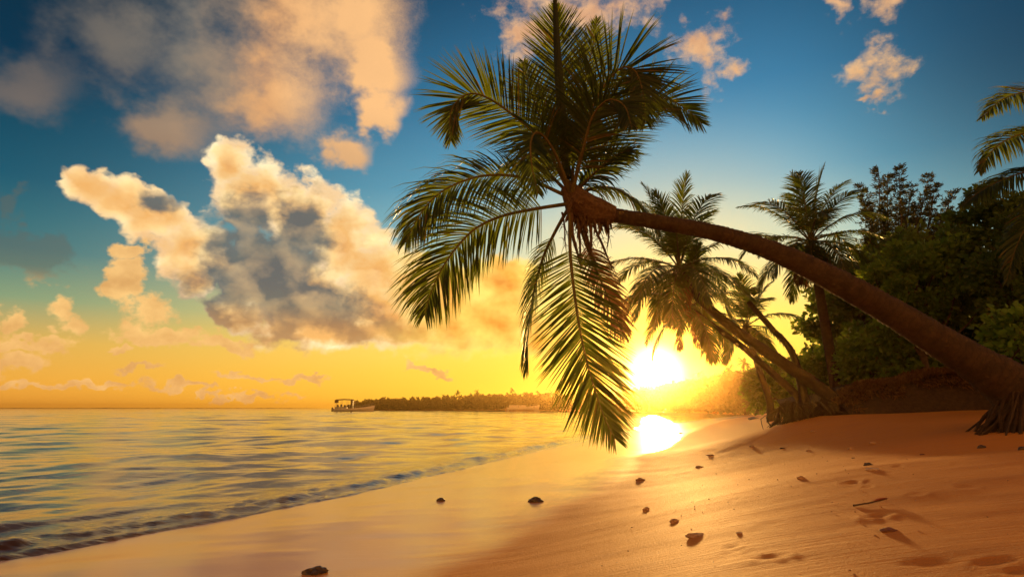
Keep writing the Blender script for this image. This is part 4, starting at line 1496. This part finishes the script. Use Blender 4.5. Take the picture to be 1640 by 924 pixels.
for x in (-8.0, -5.5, -3.0, 0.2):
    for s in (-1, 1):
        mb = MB()
        mb.tube([Vector((x * k, s * 2.05 * k, 1.0 * k)), Vector((x * k, s * 2.05 * k, 4.95 * k))], 0.06 * k, 6)
        build_part(mb, 'canopy_post', M_METAL, o, yaw)
mb = MB()
for s in (-1, 1):
    c = [Vector((0.8 * k, s * 2.1 * k, 2.25 * k)), Vector((4.2 * k, s * 1.9 * k, 2.6 * k)), Vector((7.4 * k, s * 0.9 * k, 3.2 * k)), Vector((8.6 * k, 0, 3.5 * k))]
    mb.tube(catmull(c, 12), 0.05 * k, 5)
    for q in catmull(c, 7)[:-1]:
        mb.tube([q, q - Vector((0, 0, 1.0 * k))], 0.04 * k, 5)
build_part(mb, 'bow_rail', M_METAL, o, yaw)
rn = random.Random(6)
for q in range(8):
    x, y = -7.0 + (q % 4) * 1.5, -0.95 + 1.9 * (q // 4)
    mb = MB()
    mb.box(((x - .35) * k, (y - .3) * k, 1.9 * k), ((x + .35) * k, (y + .3) * k, rn.uniform(2.4, 3.1) * k))
    build_part(mb, 'seat_back', M_DARK, o, yaw)
mb = MB()
mb.box((-9.6 * k, -0.6 * k, -0.2 * k), (-8.95 * k, 0.5 * k, 1.7 * k))
build_part(mb, 'outboard_motor', M_DARK, o, yaw)

# long open boat
o, L = boat_at(838, 656, 52, 300, 'long low open white boat with a reddish waterline, in front of the far wood')
yaw = R(4)
k = L / 16.0
build_part(hull_mesh(L, 3.4 * k, 1.7 * k, 1.3 * k), 'hull', M_HULL, o, yaw, smooth=True)
mb = MB()
mb.box((-7.2 * k, -1.66 * k, 0.0), (5.0 * k, -1.50 * k, 0.5 * k))
build_part(mb, 'waterline_stripe', M_RED, o, yaw)
for (xa, xb, zt) in ((-6.8, -2.4, 2.9), (-2.0, 1.4, 2.8)):
    mb = MB()
    mb.box((xa * k, -1.3 * k, 0.95 * k), (xb * k, 1.3 * k, zt * k))
    build_part(mb, 'cover', M_HULL, o, yaw)
for x in (1.9, 2.9, 3.9, 4.9):
    mb = MB()
    mb.box((x * k, -1.1 * k, 1.6 * k), ((x + .35) * k, 1.1 * k, 2.5 * k))
    build_part(mb, 'thwart', M_DARK, o, yaw)
mb = MB()
c = [Vector((3.0 * k, -1.2 * k, 1.9 * k)), Vector((3.4 * k, -1.2 * k, 2.9 * k)), Vector((6.0 * k, -.8 * k, 3.3 * k)), Vector((7.6 * k, 0, 3.5 * k)), Vector((6.0 * k, .8 * k, 3.3 * k)), Vector((3.4 * k, 1.2 * k, 2.9 * k)), Vector((3.0 * k, 1.2 * k, 1.9 * k))]
mb.tube(catmull(c, 16), 0.05 * k, 5)
build_part(mb, 'bow_rail', M_METAL, o, yaw)
mb = MB()
mb.box((-8.5 * k, -.4 * k, -.1 * k), (-7.9 * k, .4 * k, 1.6 * k))
build_part(mb, 'outboard_motor', M_RED, o, yaw)

# small boat half hidden behind the hanging frond
o, L = boat_at(906, 655, 24, 280, 'tiny reddish boat half hidden behind the hanging frond tip')
yaw = R(3)
k = L / 7.0
build_part(hull_mesh(L, 2.0 * k, 0.6 * k, 0.6 * k), 'hull', M_RED, o, yaw, smooth=True)
for x in (-1.8, 0.0, 1.6):
    mb = MB()
    mb.box((x * k, -.8 * k, .5 * k), ((x + .3) * k, .8 * k, .75 * k))
    build_part(mb, 'thwart', M_HULL, o, yaw)

# mooring buoy
p = P(765, 658.5, 240)
mb = MB()
mb.tube([Vector((p.x, p.y, z)) for z in (-.5, -.2, .1, .35, .5)], [.15, .33, .36, .25, .08], 12)
mb.tube([Vector((p.x, p.y, .4)), Vector((p.x, p.y, 1.0))], .05, 6)
bu = mb.build('mooring_buoy', M_DARK, None, (p.x, p.y, 0), True)
tag(bu, 'tiny dark mooring buoy on the water between the two boats', 'buoy')

# ------------------------------------------------------------------ stones, coral, shells and a twig on the sand
M_STONE = simple_mat('wet_dark_stone', (0.075, 0.055, 0.042), 0.45, 0, 30, 0.5)
M_CORAL = simple_mat('coral_stone', (0.52, 0.34, 0.20), 0.75, 0, 40, 0.45)
M_PALE = simple_mat('pale_coral', (0.55, 0.45, 0.36), 0.7, 0, 40, 0.35)
M_BROWN = simple_mat('brown_husk', (0.20, 0.085, 0.035), 0.6, 0, 40, 0.5)
M_TWIG = simple_mat('twig', (0.10, 0.06, 0.035), 0.8, 0, 40, 0.4)
M_LEAFD = simple_mat('fallen_leaf', (0.42, 0.12, 0.03), 0.5, 0, 30, 0.4)


def stone(px, py, wpx, hpx, m, label, cat='stone', seed=0, jag=0.35, name='stone', depthk=0.8):
    g = on_ground(px, py)
    d = g.y
    w, h = wpx / F * d, hpx / F * d * 0.8
    bm = bmesh.new()
    bmesh.ops.create_icosphere(bm, subdivisions=3 if wpx > 10 else 2, radius=1.0)
    for v in bm.verts:
        q = v.co.copy()
        s = 1 + jag * mnoise.noise(q * 1.3 + Vector((seed * 3.7, 0, 0))) + jag * 0.6 * mnoise.noise(q * 3.1 + Vector((0, seed * 2.3, 0))) + jag * 0.25 * mnoise.noise(q * 8 + Vector((seed, 0, 0)))
        v.co = Vector((q.x * w / 2, q.y * w / 2 * depthk, q.z * h * 0.55)) * s
        v.co.z += h * 0.12
        if v.co.z < -h * 0.3:
            v.co.z = -h * 0.3
    me = bpy.data.meshes.new(name)
    bm.to_mesh(me)
    bm.free()
    o = bpy.data.objects.new(name, me)
    me.materials.append(m)
    col.objects.link(o)
    o.location = g
    o.rotation_euler.z = 0.3 * math.sin(seed * 5)
    tag(o, label, cat)
    return o


ST = [
    (706, 802, 13, 9, M_STONE, 'small round dark stone on the shining wet sand, the one nearer the water', .25),
    (857, 803, 21, 12, M_STONE, 'knobbly dark stone on the shining wet sand below the hanging frond', .45),
    (506, 917, 34, 16, M_STONE, 'dark stone cut by the bottom edge of the picture', .45),
    (1116, 858, 32, 8, M_CORAL, 'largest brown stone half buried in the near sand', .4),
    (1080, 835, 14, 7, M_CORAL, 'small stone just up the beach from the largest brown stone', .4),
    (1035, 817, 11, 9, M_CORAL, 'small upright pebble left of the largest brown stone', .35),
    (1184, 854, 9, 5, M_PALE, 'tiny pale shell right of the largest brown stone', .3),
    (1025, 769, 15, 7, M_CORAL, 'flat stone at the edge of the wet sand glare', .4),
    (1282, 766, 13, 7, M_CORAL, 'cone shaped stone with a footprint beyond it', .35),
    (1424, 851, 25, 10, M_BROWN, 'reddish brown husk lying on the near sand below the twig', .35),
    (1391, 745, 13, 8, M_STONE, 'dark pointed stone just behind a flat pale one', .4),
    (1397, 752, 19, 6, M_PALE, 'flat pale stone in front of a dark pointed stone', .35),
    (1573, 717, 13, 8, M_STONE, 'round dark stone below the foot of the front palm', .3),
    (1637, 720, 12, 9, M_STONE, 'dark stone cut by the right edge of the picture', .3),
    (1362, 719, 9, 5, M_CORAL, 'small lone stone in the middle of the dry sand', .35),
    (1207, 671, 15, 6, M_STONE, 'low dark rock at the water line left of the root mass', .5),
    (1302, 691, 9, 4, M_CORAL, 'small stone lying beyond the footprints near the bank', .35),
    (1295, 722, 8, 4, M_CORAL, 'small stone beside the row of footprints', .35),
    (1204, 715, 8, 4, M_CORAL, 'small stone alone left of the footprints', .35),
    (1253, 718, 8, 3, M_STONE, 'flat dark chip between the lone stone and the footprints', .4),
    (1582, 690, 11, 4, M_STONE, 'thin dark chip close under the front palm root', .4),
    (1477, 728, 8, 3, M_BROWN, 'small brown scrap on the sand right of the two touching stones', .4),
    (1367, 734, 7, 3, M_STONE, 'dark fleck of debris beyond the two touching stones', .4),
    (1398, 710, 11, 6, M_CORAL, 'grey lump of coral half way to the bank', .4),
    (1138, 729, 12, 3, M_CORAL, 'flat sandy lump in the golden sand beyond the flat stone', .4),
    (1120, 748, 12, 4, M_CORAL, 'sandy lump nearest the sun streak on the dry sand', .4),
    (1090, 694, 6, 4, M_STONE, 'tiny dark stone in the wet sand at the edge of the sun streak', .4)]
for i, (px, py, w, h, m, lb, jag) in enumerate(ST):
    stone(px, py, w, h, m, lb, 'shell' if 'shell' in lb else ('debris' if ('scrap' in lb or 'fleck' in lb or 'husk' in lb) else 'stone'), i + 1, jag,
          'shell' if 'shell' in lb else ('husk' if 'husk' in lb else 'stone'))

g0, g1 = on_ground(1367, 811), on_ground(1424, 803)
mb = MB()
rn = random.Random(2)
c = catmull([g0 + Vector((0, 0, .008)), g0.lerp(g1, .5) + Vector((0, 0, .012)), g1 + Vector((0, .02, .016))], 14)
tw = empty('twig', g0)
tag(tw, 'thin dark twig with an orange leaf lying on the near sand', 'twig')
mb.tube(c, [.007 - .0003 * i for i in range(14)], 6, True, 0, .2, rn)
mb.build('stem', M_TWIG, tw)
mb = MB()
q0, q1 = c[7] + Vector((0, 0, .004)), c[12] + Vector((0.02, -.02, .012))
ax = (q1 - q0)
sd = ax.cross(Vector((0, 0, 1))).normalized()
vs = []
for i in range(9):
    u = i / 8
    w = 0.020 * math.sin(math.pi * u) ** 0.7
    m_ = q0 + ax * u
    vs += [m_ + sd * w + Vector((0, 0, .012 * math.sin(math.pi * u))), m_, m_ - sd * w + Vector((0, 0, .008 * math.sin(math.pi * u)))]
mb.add(vs, [(3 * i + j, 3 * i + j + 1, 3 * i + 4 + j, 3 * i + 3 + j) for i in range(8) for j in range(2)])
mb.build('leaf', M_LEAFD, tw)

# fine litter: crumbs of shell, coral and leaf all over the dry sand, beyond counting
rs = np.random.RandomState(77)
pts, dirs = [], []
while len(pts) < 420:
    y = 1.8 + 15 * rs.rand() ** 1.4
    x = -0.5 + 10 * rs.rand()
    z = gz(x, y)
    if z < 0.48 or abs(x / y) > 1.0:
        continue
    pts.append((x, y, z + 0.004))
    a = rs.rand() * 6.28
    dirs.append((math.cos(a), math.sin(a), 0.12 * rs.rand()))
me = leaves_mesh('beach_litter', np.array(pts), np.array(dirs), 0.0085, rs, 1.5, 0.7)
li = link('beach_litter', me, [M_CORAL])
tag(li, 'tiny crumbs of shell and leaf scattered over the dry sand', 'litter', kind='stuff')

# ------------------------------------------------------------------ the golden air near the sun
mb = MB()
mb.box((-1750, -1750, -8.0), (1750, 1750, 11.0))
m_air, n, o_ = mat('haze_air')
v = n.new('ShaderNodeVolumePrincipled')
v.inputs['Color'].default_value = (1.0, 0.66, 0.24, 1)
v.inputs['Density'].default_value = HAZE
v.inputs['Anisotropy'].default_value = 0.94
n.t.links.new(v.outputs[0], o_.inputs['Volume'])
hz = mb.build('haze', m_air)
tag(hz, 'thin golden evening haze over the beach', 'haze', kind='stuff')
